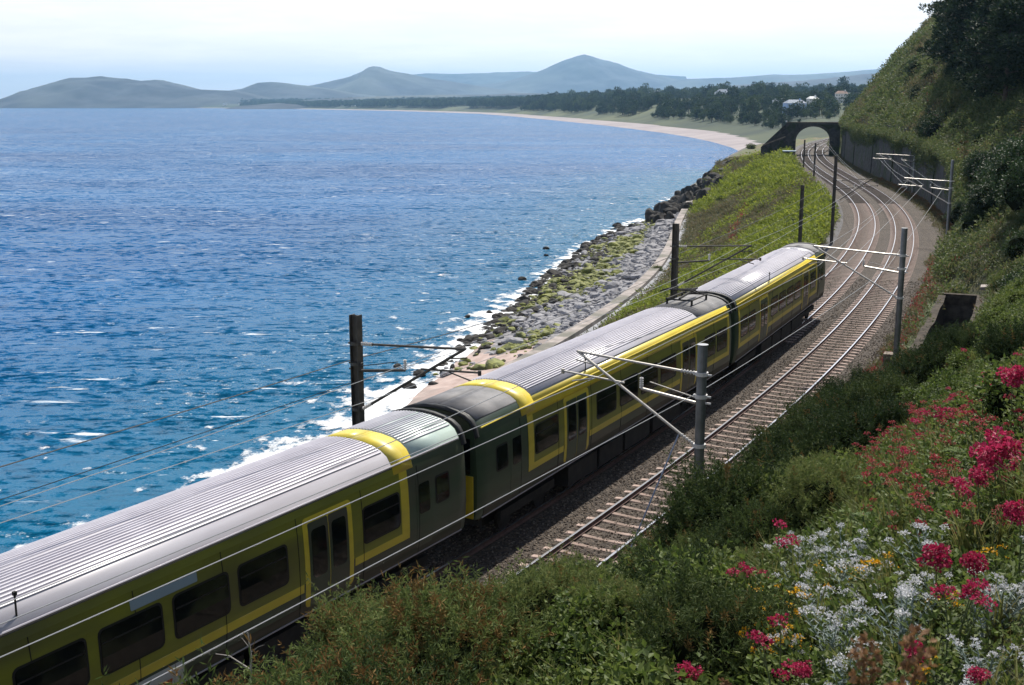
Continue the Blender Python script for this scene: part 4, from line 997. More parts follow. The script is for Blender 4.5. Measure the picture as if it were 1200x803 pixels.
M['drybrown'] = leaf_mat('dry brown seed heads', [(.13, .065, .03), (.21, .11, .05), (.28, .16, .08)], .8, .3)
M['bark'] = mat('pine bark', (.05, .035, .028), (.11, .085, .065), 3, .95, bump=.8, bscale=8)
M['deadwood'] = mat('bleached dead twig', (.30, .28, .25), (.42, .39, .35), 5, .9)

def leafq(B, D, Lh, Wd, lift=.5, flat=None):
    """rhombic leaves: base B, direction D, length, width; folded a little along the middle"""
    n = len(B); D = unit(D); ref = rand_unit(n) if flat is None else unit(np.array([0, 0, 1.0]) + flat * rand_unit(n))
    S = unit(np.cross(D, ref)); U = np.cross(S, D)
    Lh = np.broadcast_to(np.asarray(Lh, float), (n,))[:, None]; Wd = np.broadcast_to(np.asarray(Wd, float), (n,))[:, None]
    mid = B + D * Lh * lift
    return np.stack([B, mid + S * Wd * .5 + U * Wd * .18, B + D * Lh, mid - S * Wd * .5 + U * Wd * .18], 1)

def blob(mb, c, r, mi, seed, sub=2, squash=(1, 1, 1), amp=.25):
    bm = bmesh.new(); bmesh.ops.create_icosphere(bm, subdivisions=sub, radius=1)
    V = np.array([v.co for v in bm.verts]); F = [[v.index for v in f.verts] for f in bm.faces]; bm.free()
    k = np.array([1 + amp * mnoise.noise(Vector(v * 1.7 + seed)) + amp * .5 * mnoise.noise(Vector(v * 4.1 + seed)) for v in V])
    mb.add(np.asarray(c) + V * k[:, None] * r * np.asarray(squash), F, mi)

def lumpy_dirs(n, seed, low=-.1):
    d = rand_unit(n * 3); d = d[d[:, 2] > low][:n]
    r = np.array([.80 + .42 * mnoise.noise(Vector(v * 1.9 + seed)) + .26 * mnoise.noise(Vector(v * 4.3 + seed)) for v in d])
    return d, r

def gorse_mesh(seed, shoots=560, dry=.12, nl=30, m='gorse'):
    mb = MB(); d, r = lumpy_dirs(shoots, seed * 3.1)
    sq = np.array([1, 1, .82]); B = d * r[:, None] * sq * .80
    ax = unit(d * .8 + [0, 0, .65] + .35 * rand_unit(len(d))); Ls = rng.uniform(.14, .34, len(d)) * np.where(rng.random(len(d)) < .12, 1.6, 1)
    isdry = rng.random(len(d)) < dry
    for flag, mi in ((False, 0), (True, 1)):
        q = np.nonzero(isdry == flag)[0]
        if not len(q): continue
        t = rng.random((len(q), nl)); P = B[q][:, None] + ax[q][:, None] * (Ls[q][:, None] * t)[..., None]
        Dl = unit(ax[q][:, None] * .55 + rng.normal(0, .6, (len(q), nl, 3)))
        mb.quads(leafq(P.reshape(-1, 3), Dl.reshape(-1, 3), rng.uniform(.045, .085, len(q) * nl), .013), mi)
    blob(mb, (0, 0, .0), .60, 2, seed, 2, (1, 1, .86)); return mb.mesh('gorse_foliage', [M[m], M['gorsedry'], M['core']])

def leafbush_mesh(seed, m, n=1500, ll=.11, lw=.075, core=.68, squash=.85, clumps=26, low=-.15):
    mb = MB(); d, r = lumpy_dirs(clumps, seed * 2.7, low); C = d * r[:, None] * .78 * np.array([1, 1, squash])
    k = rng.integers(0, clumps, n); dd = rand_unit(n); dd[:, 2] = np.abs(dd[:, 2]) * .8 + dd[:, 2] * .2
    P = C[k] + dd * rng.uniform(.10, .34, n)[:, None]
    mb.quads(leafq(P, unit(dd * .7 + rng.normal(0, .5, (n, 3))), rng.uniform(.7, 1.25, n) * ll, rng.uniform(.8, 1.2, n) * lw, .45, flat=.9), 0)
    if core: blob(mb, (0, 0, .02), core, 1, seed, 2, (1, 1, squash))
    return mb.mesh('leaf_foliage', [m, M['core']])

def clump_mesh(seed, m, n=60, rad=.5, h=.35, ll=.11, lw=.06, up=.5):
    mb = MB(); a = rng.uniform(0, 6.283, n); rr = rad * np.sqrt(rng.random(n)); z = h * rng.random(n) * (1 - .5 * (rr / rad)**2)
    P = np.stack([rr * np.cos(a), rr * np.sin(a), z], 1); D = unit(np.stack([np.cos(a), np.sin(a), np.full(n, up)], 1) + rng.normal(0, .6, (n, 3)))
    mb.quads(leafq(P, D, rng.uniform(.7, 1.3, n) * ll, rng.uniform(.8, 1.2, n) * lw, .45, flat=.7), 0); return mb.mesh('leaf_clump', [m])

def tuft_mesh(seed, m, n=34, h=.45, w_=.016, spread=.5):
    mb = MB(); a = rng.uniform(0, 6.283, n); lean = rng.uniform(.05, spread, n); hh = h * rng.uniform(.55, 1.15, n)
    B = np.stack([.07 * np.cos(a * 3), .07 * np.sin(a * 2), np.zeros(n)], 1); o = np.stack([np.cos(a), np.sin(a), np.zeros(n)], 1); sd_ = np.stack([-np.sin(a), np.cos(a), np.zeros(n)], 1) * w_ * .5
    m1 = B + o * (lean * hh * .35)[:, None] + [0, 0, 1] * (hh * .6)[:, None]; tp = B + o * (lean * hh * 1.3)[:, None] + [0, 0, 1] * (hh * (1 - .35 * lean))[:, None]
    mb.quads(np.stack([B - sd_, B + sd_, m1 + sd_ * .8, m1 - sd_ * .8], 1)); mb.quads(np.stack([m1 - sd_ * .8, m1 + sd_ * .8, tp + sd_ * .1, tp - sd_ * .1], 1)); return mb.mesh('grass_tuft', [m])

def fern_mesh(seed, m, fronds=7, L=.75):
    mb = MB()
    for k in range(fronds):
        a = 6.283 * k / fronds + rng.uniform(-.4, .4); o = np.array([math.cos(a), math.sin(a), 0]); up = rng.uniform(.55, .95); l = L * rng.uniform(.7, 1.15)
        t = np.linspace(.12, 1, 15); P = o * (l * t * .85)[:, None] * 1.0 + [0, 0, 1] * (l * (up * t - .75 * up * t**2.2))[:, None]
        T = unit(np.gradient(P, axis=0)); S = unit(np.cross(T, [0, 0, 1.0])); w_ = l * .34 * np.sin(np.clip((1.05 - t), 0, 1) * 1.5) ** 1.0
        for s in (1, -1):
            D = unit(S * s + T * .45 + .08 * rng.normal(size=P.shape)); mb.quads(leafq(P, D, w_, l * .055, .4, flat=.15), 0)
        mb.quads(np.stack([P[:-1] - S[:-1] * .006, P[:-1] + S[:-1] * .006, P[1:] + S[1:] * .006, P[1:] - S[1:] * .006], 1), 0)
    return mb.mesh('fern_fronds', [m])

def flower_parts(stems, h, headr, florets, spread, fsize, leafm, head, nleaf=5, flat_head=.8, leaf_l=.07, leaf_w=.028, sub=5, sway=.12):
    """returns meshes: stem, leaf, flower_head"""
    st, lf, heads = MB(), MB(), []
    for k in range(stems):
        fl = MB()
        a = rng.uniform(0, 6.283); lean = rng.uniform(.05, spread); hh = h * rng.uniform(.7, 1.1)
        tip = np.array([math.cos(a) * lean, math.sin(a) * lean, hh]); mid = tip * [.45, .45, .55] + rng.normal(0, sway * .1, 3) * [1, 1, 0]
        b = np.array([math.cos(a) * .03, math.sin(a) * .03, 0]); st.tube([b, mid, tip], [.006, .005, .0035], 5, cap=False)
        for q in range(nleaf):
            t = (q + .5) / nleaf * .9; p = b * (1 - t)**2 + 2 * mid * t * (1 - t) + tip * t * t
            for s in (0, math.pi): an = q * 1.4 + s + a; lf.quads(leafq(p[None], np.array([[math.cos(an), math.sin(an), .45]]), leaf_l * (1.15 - .5 * t), leaf_w, .4, flat=.3))
        cs = tip + rand_unit(sub) * headr * [.75, .75, .45] * flat_head; kx = rng.integers(0, sub, florets); v = rand_unit(florets); v[:, 2] = np.abs(v[:, 2]) * .9 - .1
        P = cs[kx] + v * headr * .62 * [1, 1, .7]
        fl.quads(leafq(P, unit(v + .5 * rand_unit(florets)), fsize * rng.uniform(.7, 1.3, florets), fsize * .8, .55)); heads.append(fl.mesh('flower_head', [head]))
    return st.mesh('stem', [M['stemg'] if leafm is not M['silver'] else M['silver']]), lf.mesh('leaf', [leafm]), heads

def pine_meshes(seed, H=15.0):
    r = np.random.default_rng(seed); tr, lb, cr = MB(), MB(), MB()
    bend = r.normal(0, .4, 2); pts = [np.array([bend[0] * t * t * 1.5, bend[1] * t * t * 1.5, H * t]) for t in np.linspace(0, .97, 8)]
    tr.tube(pts, list(np.linspace(.38, .06, 8)), 9)
    for k in range(30):
        t = .14 + .84 * (k / 30) ** .9; base = np.array([bend[0] * t * t * 1.5, bend[1] * t * t * 1.5, H * t]); a = k * 2.4 + r.uniform(-.4, .4); ln = H * (.34 * (1 - t) + .10) * r.uniform(.75, 1.2)
        tip = base + np.array([math.cos(a) * ln, math.sin(a) * ln, ln * r.uniform(.05, .40)]); lb.tube([base, (base + tip) / 2 + [0, 0, -.15], tip], [.09, .06, .03], 5)
        for q in range(5):
            c = base + (tip - base) * (.38 + .155 * q) + r.normal(0, .35, 3); n = 58; v = rand_unit(n); v[:, 2] *= .5
            P = c + v * r.uniform(.35, 1.05, n)[:, None]; cr.quads(leafq(P, unit(v + [0, 0, .35] + .4 * rand_unit(n)), r.uniform(.40, .75, n), .22, .4))
    return tr.mesh('trunk', M['bark']), lb.mesh('limb', M['bark']), cr.mesh('crown', M['pine'])
def broad_meshes(seed, m, H=9.0, n=1100, ls=.55, spread=.42):
    r = np.random.default_rng(seed); tr, cr = MB(), MB()
    tr.tube([(0, 0, 0), (.1, .05, H * .3), (.0, .1, H * .6)], [.3, .22, .12], 7)
    cs = []
    for k in range(9):
        a = r.uniform(0, 6.28); rr = H * spread * math.sqrt(r.random()) * .8; c = np.array([rr * math.cos(a), rr * math.sin(a), H * r.uniform(.42, .88) - rr * .25]); cs.append(c)
        tr.tube([(0, 0, H * .3), c * [.5, .5, .85], c], [.12, .08, .04], 5)
    cs = np.array(cs); k = r.integers(0, 9, n); v = rand_unit(n); P = cs[k] + v * (H * .17 * r.uniform(.5, 1.1, n))[:, None] * [1.15, 1.15, .85]
    cr.quads(leafq(P, unit(v + .6 * rand_unit(n)), ls * r.uniform(.7, 1.3, n), ls * .75, .5)); return tr.mesh('trunk', M['bark']), cr.mesh('crown', m)

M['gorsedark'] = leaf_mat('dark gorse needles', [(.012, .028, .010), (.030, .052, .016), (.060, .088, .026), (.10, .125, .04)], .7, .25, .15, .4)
GORSE = [gorse_mesh(i, dry=(.04, .10, .20, .30, .06)[i]) for i in range(5)]
DGORSE = [gorse_mesh(9 + i, dry=.03, m='gorsedark') for i in range(3)]
BRAMB = [leafbush_mesh(20 + i, M['bramble'], 2000, .085, .062, .58, .7) for i in range(3)]
LAUREL = [leafbush_mesh(30 + i, M['laurel'], 6500, .075, .042, .62, 1.0, 44, -.6) for i in range(3)]
SCRUB = [leafbush_mesh(40 + i, M['scrub'], 2200, .10, .058, .58, .8, 26) for i in range(3)]
FERN = [fern_mesh(i, M['fern']) for i in range(3)]
C_BRAM = [clump_mesh(i, M['bramble'], 110, .34, .34, .055, .036) for i in range(3)]
C_GRASS = [tuft_mesh(i, M['grass']) for i in range(3)]
C_BRIGHT = [clump_mesh(i, M['bright'], 55, .55, .95, .30, .11, .5) for i in range(4)]
C_DULL = [clump_mesh(i, M['dull'], 52, .55, .6, .23, .08, .7) for i in range(3)]
C_SCRUB = [clump_mesh(i, M['scrub'], 85, .70, .95, .20, .11, .6) for i in range(4)]
C_RED = [clump_mesh(i, M['dullred'], 30, .4, .55, .16, .10, 1.2) for i in range(2)]
C_ORANGE = [clump_mesh(i, M['yellowfl'], 20, .4, .5, .13, .10, 1.2) for i in range(2)]
FL_PINK = [flower_parts(5, .62, .055, 60, .22, .024, M['bramble'], M['pink']) for i in range(3)]
FL_DULL = [flower_parts(7, .5, .045, 34, .28, .022, M['grass'], M['dullred']) for i in range(2)]
FL_WHITE = [flower_parts(9, .46, .036, 46, .30, .016, M['silver'], M['whitefl'], 14, .9, .085, .013, sub=4) for i in range(3)]
FL_YEL = [flower_parts(7, .36, .035, 18, .18, .022, M['bramble'], M['yellowfl'], 6, .9, .05, .02) for i in range(2)]

# ------------------------------------------------------------------ embankment cover between the line and the sea
def bank_cover():
    n = 24000; y = np.where(rng.random(n) < .84, 82 + 225 * rng.random(n), 8 + 74 * rng.random(n)); toe = toe_e(y); f = rng.random(n); e = 7.6 + (toe - 6.9) * f
    z = height(y, -e); P = sd(y, -e, z - .05)
    brightness = 1.15 - 1.5 * f + .55 * np.sin(y * .055 + .6) + .5 * np.sin(e * .33 + y * .11) + rng.normal(0, .35, n)
    br = brightness > .45
    s = np.minimum(rng.lognormal(-.05, .38, n), 1.7) * lerp(y, [(82, .8), (200, 1.2), (300, 1.6)])
    red = (np.abs(f - .38 - .22 * np.sin(y * .035 + 2.2)) < .035) & (rng.random(n) < .55) & (y < 210); orange = (f > .80) & (rng.random(n) < .13)
    scatter('bracken_cover', P[br & ~red & ~orange], s[br & ~red & ~orange], rrot((br & ~red & ~orange).sum()), C_BRIGHT, 'bright green bracken covering the upper embankment', 'bracken')
    q = ~br & ~red & ~orange; scatter('slope_plants', P[q], s[q], rrot(q.sum()), C_DULL, 'dull olive plants covering the lower embankment', 'plants')
    scatter('red_flower_drift', P[red], s[red] * .9, rrot(red.sum()), C_RED, 'red flower drifts streaking the embankment', 'flowers')
    scatter('orange_flower_drift', P[orange], s[orange] * .8, rrot(orange.sum()), C_ORANGE, 'orange flowers along the foot of the embankment', 'flowers')
    # distinct shrubs standing out of the bracken
    for i, (px, py, sc) in enumerate(((948, 262, 1.7), (965, 246, 1.5), (930, 270, 1.6), (905, 262, 1.2), (885, 240, 1.4), (930, 222, 1.5), (955, 225, 1.3), (912, 205, 1.8), (872, 205, 1.8), (893, 192, 2.0), (845, 240, 1.3), (915, 190, 1.6), (770, 318, 1.0), (840, 285, 1.1), (860, 178, 2.4), (880, 174, 2.2))):
        p = hit(px, py)
        if p is None: continue
        o = obj('embankment_shrub', SCRUB[i % 3], None, (p[0], p[1], p[2] + .1), (0, 0, i * 1.7), sc); tag(o, 'round green shrub rising from the bracken of the embankment', 'shrub', 'shrubs on the embankment')
bank_cover()

# ------------------------------------------------------------------ hillside cover on the land side
def hill_cover():
    # mid distance and far slope: scrub clumps
    n = 26000; y = 40 + 300 * rng.random(n) ** .9; d = 3.3 + 44 * rng.random(n) ** 1.35
    wl = wall_h(y); d0 = lerp(y, [(98, 3.3), (116, 6.0), (300, 6.0), (330, 4.4)]); ok = d > d0
    ok &= ~((y > TRENCH[0] - .6) & (y < TRENCH[1] + 1) & (d > 3.5) & (d < 6.7))
    y, d = y[ok], d[ok]; z = height(y, d); P = sd(y, d, z - .08); n = len(y)
    s = np.minimum(rng.lognormal(0, .42, n), 1.8) * lerp(y, [(40, .55), (90, .8), (200, 1.3), (340, 1.9)])
    k = rng.random(n); u = np.sin(y * .12 + d * .3) + np.sin(d * .5 - y * .07) + rng.normal(0, .6, n)
    a = (u > -.4); b = ~a
    scatter('hillside_scrub', P[a], s[a], rrot(a.sum(), .3), C_SCRUB, 'mixed green scrub covering the steep hillside', 'scrub')
    q = b & (k < .85); scatter('hillside_bracken', P[q], s[q], rrot(q.sum(), .3), C_DULL, 'paler bracken and grass between the hillside scrub', 'bracken')
    q = b & (k > .85) & (d < 14); scatter('hillside_red_flowers', P[q], s[q] * .8, rrot(q.sum(), .3), C_RED, 'small red flowers near the foot of the hillside', 'flowers')
    n = 7000; y = rng.uniform(50, 112, n); d = rng.uniform(3.4, 22, n); ok = (d > lerp(y, [(50, 6.9), (78, 6.9), (86, 3.7), (98, 3.5), (112, 5.8)])); y, d = y[ok], d[ok]
    scatter('bank_leaf_cover', sd(y, d, height(y, d) - .05), rng.uniform(.4, .95, len(y)), rrot(len(y), .35), C_SCRUB + C_BRAM, 'thick leafy cover on the bank above the trench', 'undergrowth')
    # bushes that stand out on the slope
    spots = [(y_, d_) for y_, d_ in zip(rng.uniform(108, 330, 230), 7 + 30 * rng.random(230) ** 1.2)]
    for i, (y_, d_) in enumerate(spots):
        p = sd(y_, d_, float(height(y_, d_))); o = obj('hillside_bush', SCRUB[i % 3] if i % 3 else LAUREL[i % 2], None, p, (.3 * math.sin(i), .2, i * 2.1), random.choice((.9, 1.2, 1.5, 1.9, 2.6)) * random.uniform(.8, 1.25))
        pale = i % 3 != 0; tag(o, 'pale green bush on the steep slope above the retaining wall' if pale else 'dark glossy bush on the steep slope above the retaining wall', 'bush', 'pale bushes above the wall' if pale else 'dark bushes above the wall')
    for i in range(46):
        y_ = random.uniform(56, 108); d_ = random.uniform(8.2 if y_ < 84 else 5.2, 18); p = sd(y_, d_, float(height(y_, d_)))
        o = obj('bank_bush', (LAUREL + SCRUB)[i % 6], None, p, (.2 * math.sin(i), .2, i * 2.1), random.uniform(.8, 1.6)); tag(o, 'dark leafy bush on the bank between the trench and the evergreen shrubs' if i % 6 < 3 else 'pale leafy bush on the bank between the trench and the evergreen shrubs', 'bush', 'dark bushes behind the trench' if i % 6 < 3 else 'pale bushes behind the trench')
    # ivy and tufts hanging over the wall head
    m = 3200; y = rng.uniform(110, 294, m); w_ = np.array([float(wall_h(q)) for q in y]); dr = np.abs(rng.normal(0, .9, m)) * (.4 + .9 * (np.sin(y * .21) + np.sin(y * .083 + 1) > 0)); P = sd(y, 5.0 + .3 * rng.random(m), w_ + .3 - dr)
    scatter('wall_ivy', P, rng.uniform(.6, 1.2, m), rrot(m, .6), C_SCRUB, 'ivy hanging over the head of the retaining wall', 'ivy')
    m = 420; y = rng.uniform(112, 290, m); P = sd(y, rng.uniform(5.6, 8.5, m), np.zeros(m)); P[:, 2] = height(*to_sd(P[:, :2])); scatter('rusty_wall_top_plants', P, rng.uniform(.7, 1.5, m), rrot(m), [clump_mesh(5, M['drybrown'], 40, .4, .5, .2, .08)], 'rusty brown plants along the head of the retaining wall', 'plants')
    m = 260; y = rng.uniform(106, 200, m); P = sd(y, rng.uniform(4.4, 5.1, m), np.full(m, -.3)); scatter('rusty_wall_foot_plants', P, rng.uniform(.5, 1.1, m), rrot(m), [clump_mesh(3, M['drybrown'], 40, .4, .5, .2, .08)], 'rusty brown plants along the foot of the wall', 'plants')
hill_cover()

# tall pines and dark shrubs at the top of the near hillside
PINES = [pine_meshes(i, 15) for i in range(3)]
def plant_tree(ms, names, name, p, sc, rz, label, cat, group):
    root = empty(name, p, rz, label, cat, group); root.scale = (sc, sc, sc)
    for me, nm in zip(ms, names): obj(nm, me, root)
    return root
for i, (px, Y, dz, sc) in enumerate(((1118, 182, 0, 1.1), (1136, 170, 0, 1.25), (1150, 176, 0, 1.35), (1168, 160, 0, 1.15), (1180, 150, 0, 1.0), (1196, 146, 0, 1.15), (1160, 190, 0, 1.35), (1188, 176, 0, 1.35), (1128, 200, 0, 1.1), (1208, 165, 0, 1.3), (1205, 132, 0, .95), (1178, 200, 0, 1.4), (1106, 196, 0, 1.0), (1112, 215, 0, 1.15), (1145, 152, 0, .9), (1165, 140, 0, .85), (1190, 160, 0, 1.2), (1200, 190, 0, 1.4), (1142, 215, 0, 1.3))):
    x = (px - 600) / FOC * Y * 1.0; y, d = to_sd([(x, Y)]); z = float(height(y, d)[0]) - .3
    plant_tree(PINES[i % 3], ('trunk', 'limb', 'crown'), 'pine_tree', (x, Y, z), sc, i * 1.9, 'tall dark pine in the grove on the upper hillside', 'pine tree', 'pines on the hillside')
for i, (px, py, sc, Y) in enumerate(((1165, 268, 2.4, 92), (1190, 240, 3.0, 90), (1185, 205, 3.2, 98), (1152, 235, 2.4, 104), (1200, 285, 2.5, 82), (1142, 285, 1.5, 92), (1178, 175, 3.0, 108), (1200, 160, 3.2, 104), (1125, 255, 1.6, 108), (1205, 205, 3.0, 90), (1145, 205, 2.2, 118))):
    x = (px - 600) / FOC * Y; y, d = to_sd([(x, Y)]); z = float(height(y, d)[0])
    o = obj('evergreen_shrub', LAUREL[i % 3], None, (x, Y, z + .5 * sc), (0, 0, i), sc); tag(o, 'large dark glossy evergreen shrub below the pines', 'shrub', 'evergreen shrubs below the pines')

# ------------------------------------------------------------------ near slope: bushes placed where the photograph shows them
def near_bush(name, meshes, spots, label, cat, group, sink=.25):
    for i, (px, py, sc) in enumerate(spots):
        p = hit(px, py)
        if p is None: print('no ground', name, px, py); continue
        o = obj(name, meshes[i % len(meshes)], None, (p[0], p[1], p[2] + (.5 - sink) * sc), (0, 0, 1.3 * i + px), sc * np.array([1, 1, random.uniform(.85, 1.1)])); tag(o, label, cat, group)

def jitter(y0, y1, d0, d1, step):
    yy, dd = np.meshgrid(np.arange(y0, y1, step), np.arange(d0, d1, step), indexing='ij')
    y = yy.ravel() + rng.uniform(-.5, .5, yy.size) * step; d = dd.ravel() + rng.uniform(-.5, .5, yy.size) * step
    P = sd(y, d, height(y, d)); px, py = project(P); dist = np.linalg.norm(P - [0, 0, CAM_H], axis=1)
    return y, d, P, px, py, dist
def inr(px, py, x0, y0, x1, y1): return (px > x0) & (px < x1) & (py > y0) & (py < y1)
def off_trench(y, d): return ~((y > TRENCH[0] - .8) & (y < TRENCH[1] + 1) & (d > 3.2) & (d < 6.9))

# crest line of the bushes: they stay below the rails and the train they stand in front of
CREST = [(150, 830), (200, 803), (250, 748), (300, 736), (350, 722), (430, 690), (470, 700), (530, 685), (600, 665), (640, 654), (690, 668), (716, 668), (750, 642), (800, 612), (830, 590), (850, 580), (880, 560), (930, 508), (960, 478), (1000, 436), (1040, 418), (1075, 398)]
def fit_bush(P, sc, k=1.0, lo=.3, wob=None):
    if wob is None: wob = random.uniform(-6, 24)
    while sc > lo:
        x, y = project(P + np.array([0, 0, k * sc]))
        if y >= np.interp(x, [c[0] for c in CREST], [c[1] for c in CREST]) + wob: return sc
        sc *= .9
    return None
def near_slope():
    # gorse along the foot of the bank and in the dark mounds
    y, d, P, px, py, dist = jitter(11, 34, 3.6, 9.5, 1.05)
    k = 0
    for i in range(len(y)):
        if px[i] < 60 or px[i] > 900 or py[i] > 1250 or dist[i] < 7: continue
        if px[i] > 760 and py[i] < 600 and d[i] < 3.9: continue
        if d[i] > 8.0 and px[i] > 700: continue
        lowbank = d[i] < 4.6
        sc = random.uniform(.55, .8) if lowbank else random.uniform(.75, 1.15)
        dry = px[i] < 640 or random.random() < .15
        sc = fit_bush(P[i], sc * 1.15)
        if sc is None: continue
        o = obj('gorse_bush', GORSE[random.choice((2, 3, 1)) if dry else random.choice((0, 1, 4))], None, P[i] + [0, 0, .22 * sc], (random.uniform(-.2, .2), random.uniform(-.2, .2), random.uniform(0, 6.28)), sc); k += 1
        tag(o, 'spiny gorse bush with browning tips on the bank below the train' if dry else 'spiny green gorse bush on the bank beside the empty track', 'gorse bush', 'browning gorse bushes on the low bank' if dry else 'green gorse bushes on the low bank')
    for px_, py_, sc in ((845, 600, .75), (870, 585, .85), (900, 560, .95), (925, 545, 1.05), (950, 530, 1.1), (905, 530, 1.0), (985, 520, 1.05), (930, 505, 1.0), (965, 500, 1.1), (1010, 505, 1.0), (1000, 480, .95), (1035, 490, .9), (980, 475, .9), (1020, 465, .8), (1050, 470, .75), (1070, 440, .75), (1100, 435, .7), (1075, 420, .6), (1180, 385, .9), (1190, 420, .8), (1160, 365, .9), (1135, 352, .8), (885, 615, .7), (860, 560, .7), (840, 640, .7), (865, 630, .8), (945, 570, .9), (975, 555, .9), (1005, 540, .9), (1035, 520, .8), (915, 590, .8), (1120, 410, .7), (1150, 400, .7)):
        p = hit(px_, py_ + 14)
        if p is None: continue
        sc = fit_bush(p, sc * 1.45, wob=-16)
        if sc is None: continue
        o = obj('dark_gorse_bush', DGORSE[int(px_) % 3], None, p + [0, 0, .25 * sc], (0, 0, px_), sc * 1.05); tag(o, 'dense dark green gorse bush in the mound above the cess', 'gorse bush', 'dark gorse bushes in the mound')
    # brambles
    y, d, P, px, py, dist = jitter(20, 62, 5.5, 16, 1.25)
    for i in range(len(y)):
        if not off_trench(y[i:i+1], d[i:i+1])[0]: continue
        if inr(px[i], py[i], 1030, 320, 1230, 520) and random.random() < .75:
            sc = random.uniform(.55, .85); o = obj('bramble_bush', BRAMB[i % 3], None, P[i] + [0, 0, .1], (0, 0, i), sc); tag(o, 'bramble bush with pale shining leaves on the slope by the trench', 'bramble', 'bramble bushes on the upper slope')
    y, d, P, px, py, dist = jitter(11, 17, 7.5, 11, 1.0)
    for i in range(len(y)):
        if inr(px[i], py[i], 150, 700, 760, 1100) and dist[i] > 6 and random.random() < .6:
            o = obj('bramble_bush', BRAMB[i % 3], None, P[i] + [0, 0, .1], (0, 0, i), random.uniform(.5, .75)); tag(o, 'leafy bramble bush among the gorse at the top of the low bank', 'bramble', 'bramble bushes among the low gorse')
    # smaller rounded bushes filling the slope between the gorse and the flowers
    y, d, P, px, py, dist = jitter(14, 34, 5.0, 12.5, .95)
    for i in range(len(y)):
        if not (inr(px[i], py[i], 600, 600, 905, 900) or inr(px[i], py[i], 880, 560, 1010, 640)) or dist[i] < 6 or random.random() < .25: continue
        g = random.random() < .55; sc = random.uniform(.5, .95)
        o = obj('slope_bush', (GORSE + DGORSE)[random.choice((0, 1, 4, 2, 5, 6))] if g else BRAMB[i % 3], None, P[i] + [0, 0, .2 * sc], (random.uniform(-.2, .2), random.uniform(-.2, .2), i * 1.7), sc)
        tag(o, 'low needle-leaved bush between the track and the flower patch' if g else 'low broad-leaved bush between the track and the flower patch', 'bush', 'low needle-leaved bushes of the slope' if g else 'low broad-leaved bushes of the slope')
    # bushes crowding the trench
    for i in range(20):
        y_ = random.uniform(53, 79); near = i < 7; d_ = random.uniform(4.3, 7.0) if near else random.uniform(7.2, 8.6)
        if near: y_ = random.uniform(52.5, 56.2)
        p = sd(y_, d_, float(height(y_, d_))); o = obj('trench_bush', GORSE[i % 2 * 4] if i % 2 else BRAMB[i % 3], None, p + [0, 0, .2], (0, 0, i), random.uniform(.7, 1.0)); tag(o, 'green bush crowding the edge of the stone trench', 'bush', 'bushes round the trench')
    # ferns
    y, d, P, px, py, dist = jitter(12, 34, 4.5, 13, .75)
    for i in range(len(y)):
        f = (inr(px[i], py[i], 800, 560, 1080, 690) and random.random() < .5) or (inr(px[i], py[i], 620, 640, 900, 803) and random.random() < .3) or (inr(px[i], py[i], 1040, 360, 1200, 560) and random.random() < .12)
        if f and random.random() < .8:
            o = obj('bracken_fern', FERN[i % 3], None, P[i] + [0, 0, .05], (0, 0, i), random.uniform(.5, .85)); tag(o, 'feathery green bracken fern on the slope above the gorse', 'fern', 'bracken ferns on the slope')
    # leafy ground cover
    n = 19000; y = 7.5 + 58 * rng.random(n) ** 1.5; d = 3.3 + 13.5 * rng.random(n); ok = off_trench(y, d); y, d = y[ok], d[ok]; P = sd(y, d, height(y, d)); dist = np.linalg.norm(P - [0, 0, CAM_H], axis=1)
    ok = dist > 2.2; P, y, d, dist = P[ok], y[ok], d[ok], dist[ok]; k = rng.random(len(P))
    s = rng.uniform(.6, 1.2, len(P)) * np.clip(dist / 9, .5, 1.1)
    q = k < .74; scatter('bramble_cover', P[q], s[q], rrot(q.sum(), .35), C_BRAM, 'low leafy bramble cover on the slope', 'brambles')
    q = k >= .74; scatter('coarse_grass', P[q], s[q], rrot(q.sum(), .2), C_GRASS, 'coarse grass between the plants of the slope', 'grass')
    n = 1800; y = rng.uniform(84, 300, n); d = 3.0 + 2.2 * rng.random(n) ** .6; scatter('wall_foot_weeds', sd(y, d, np.full(n, -.34)), rng.uniform(.35, .9, n), rrot(n), C_DULL + C_GRASS, 'weeds spreading over the stones at the foot of the wall', 'weeds')
    n = 1200; y = rng.uniform(84, 300, n); d = -6.6 - 1.5 * rng.random(n) ** .5; scatter('seaward_path_weeds', sd(y, d, np.full(n, -.32)), rng.uniform(.3, .7, n), rrot(n), C_DULL + C_GRASS, 'weeds spreading over the stone path at the top of the embankment', 'weeds')
    n = 1500; y = rng.uniform(26, 100, n); d = rng.uniform(2.3, 3.9, n); P = sd(y, d, np.maximum(height(y, d), -.33)); ok = off_trench(y, d)
    scatter('trackside_weeds', P[ok], rng.uniform(.35, .75, ok.sum()), rrot(ok.sum()), C_GRASS + [C_DULL[0]], 'weeds and grass along the edge of the ballast', 'weeds')
    q = ok & (rng.random(n) < .22); scatter('trackside_red_flowers', P[q], rng.uniform(.4, .7, q.sum()), rrot(q.sum()), C_RED, 'small red flowers in the weeds along the ballast', 'flowers')

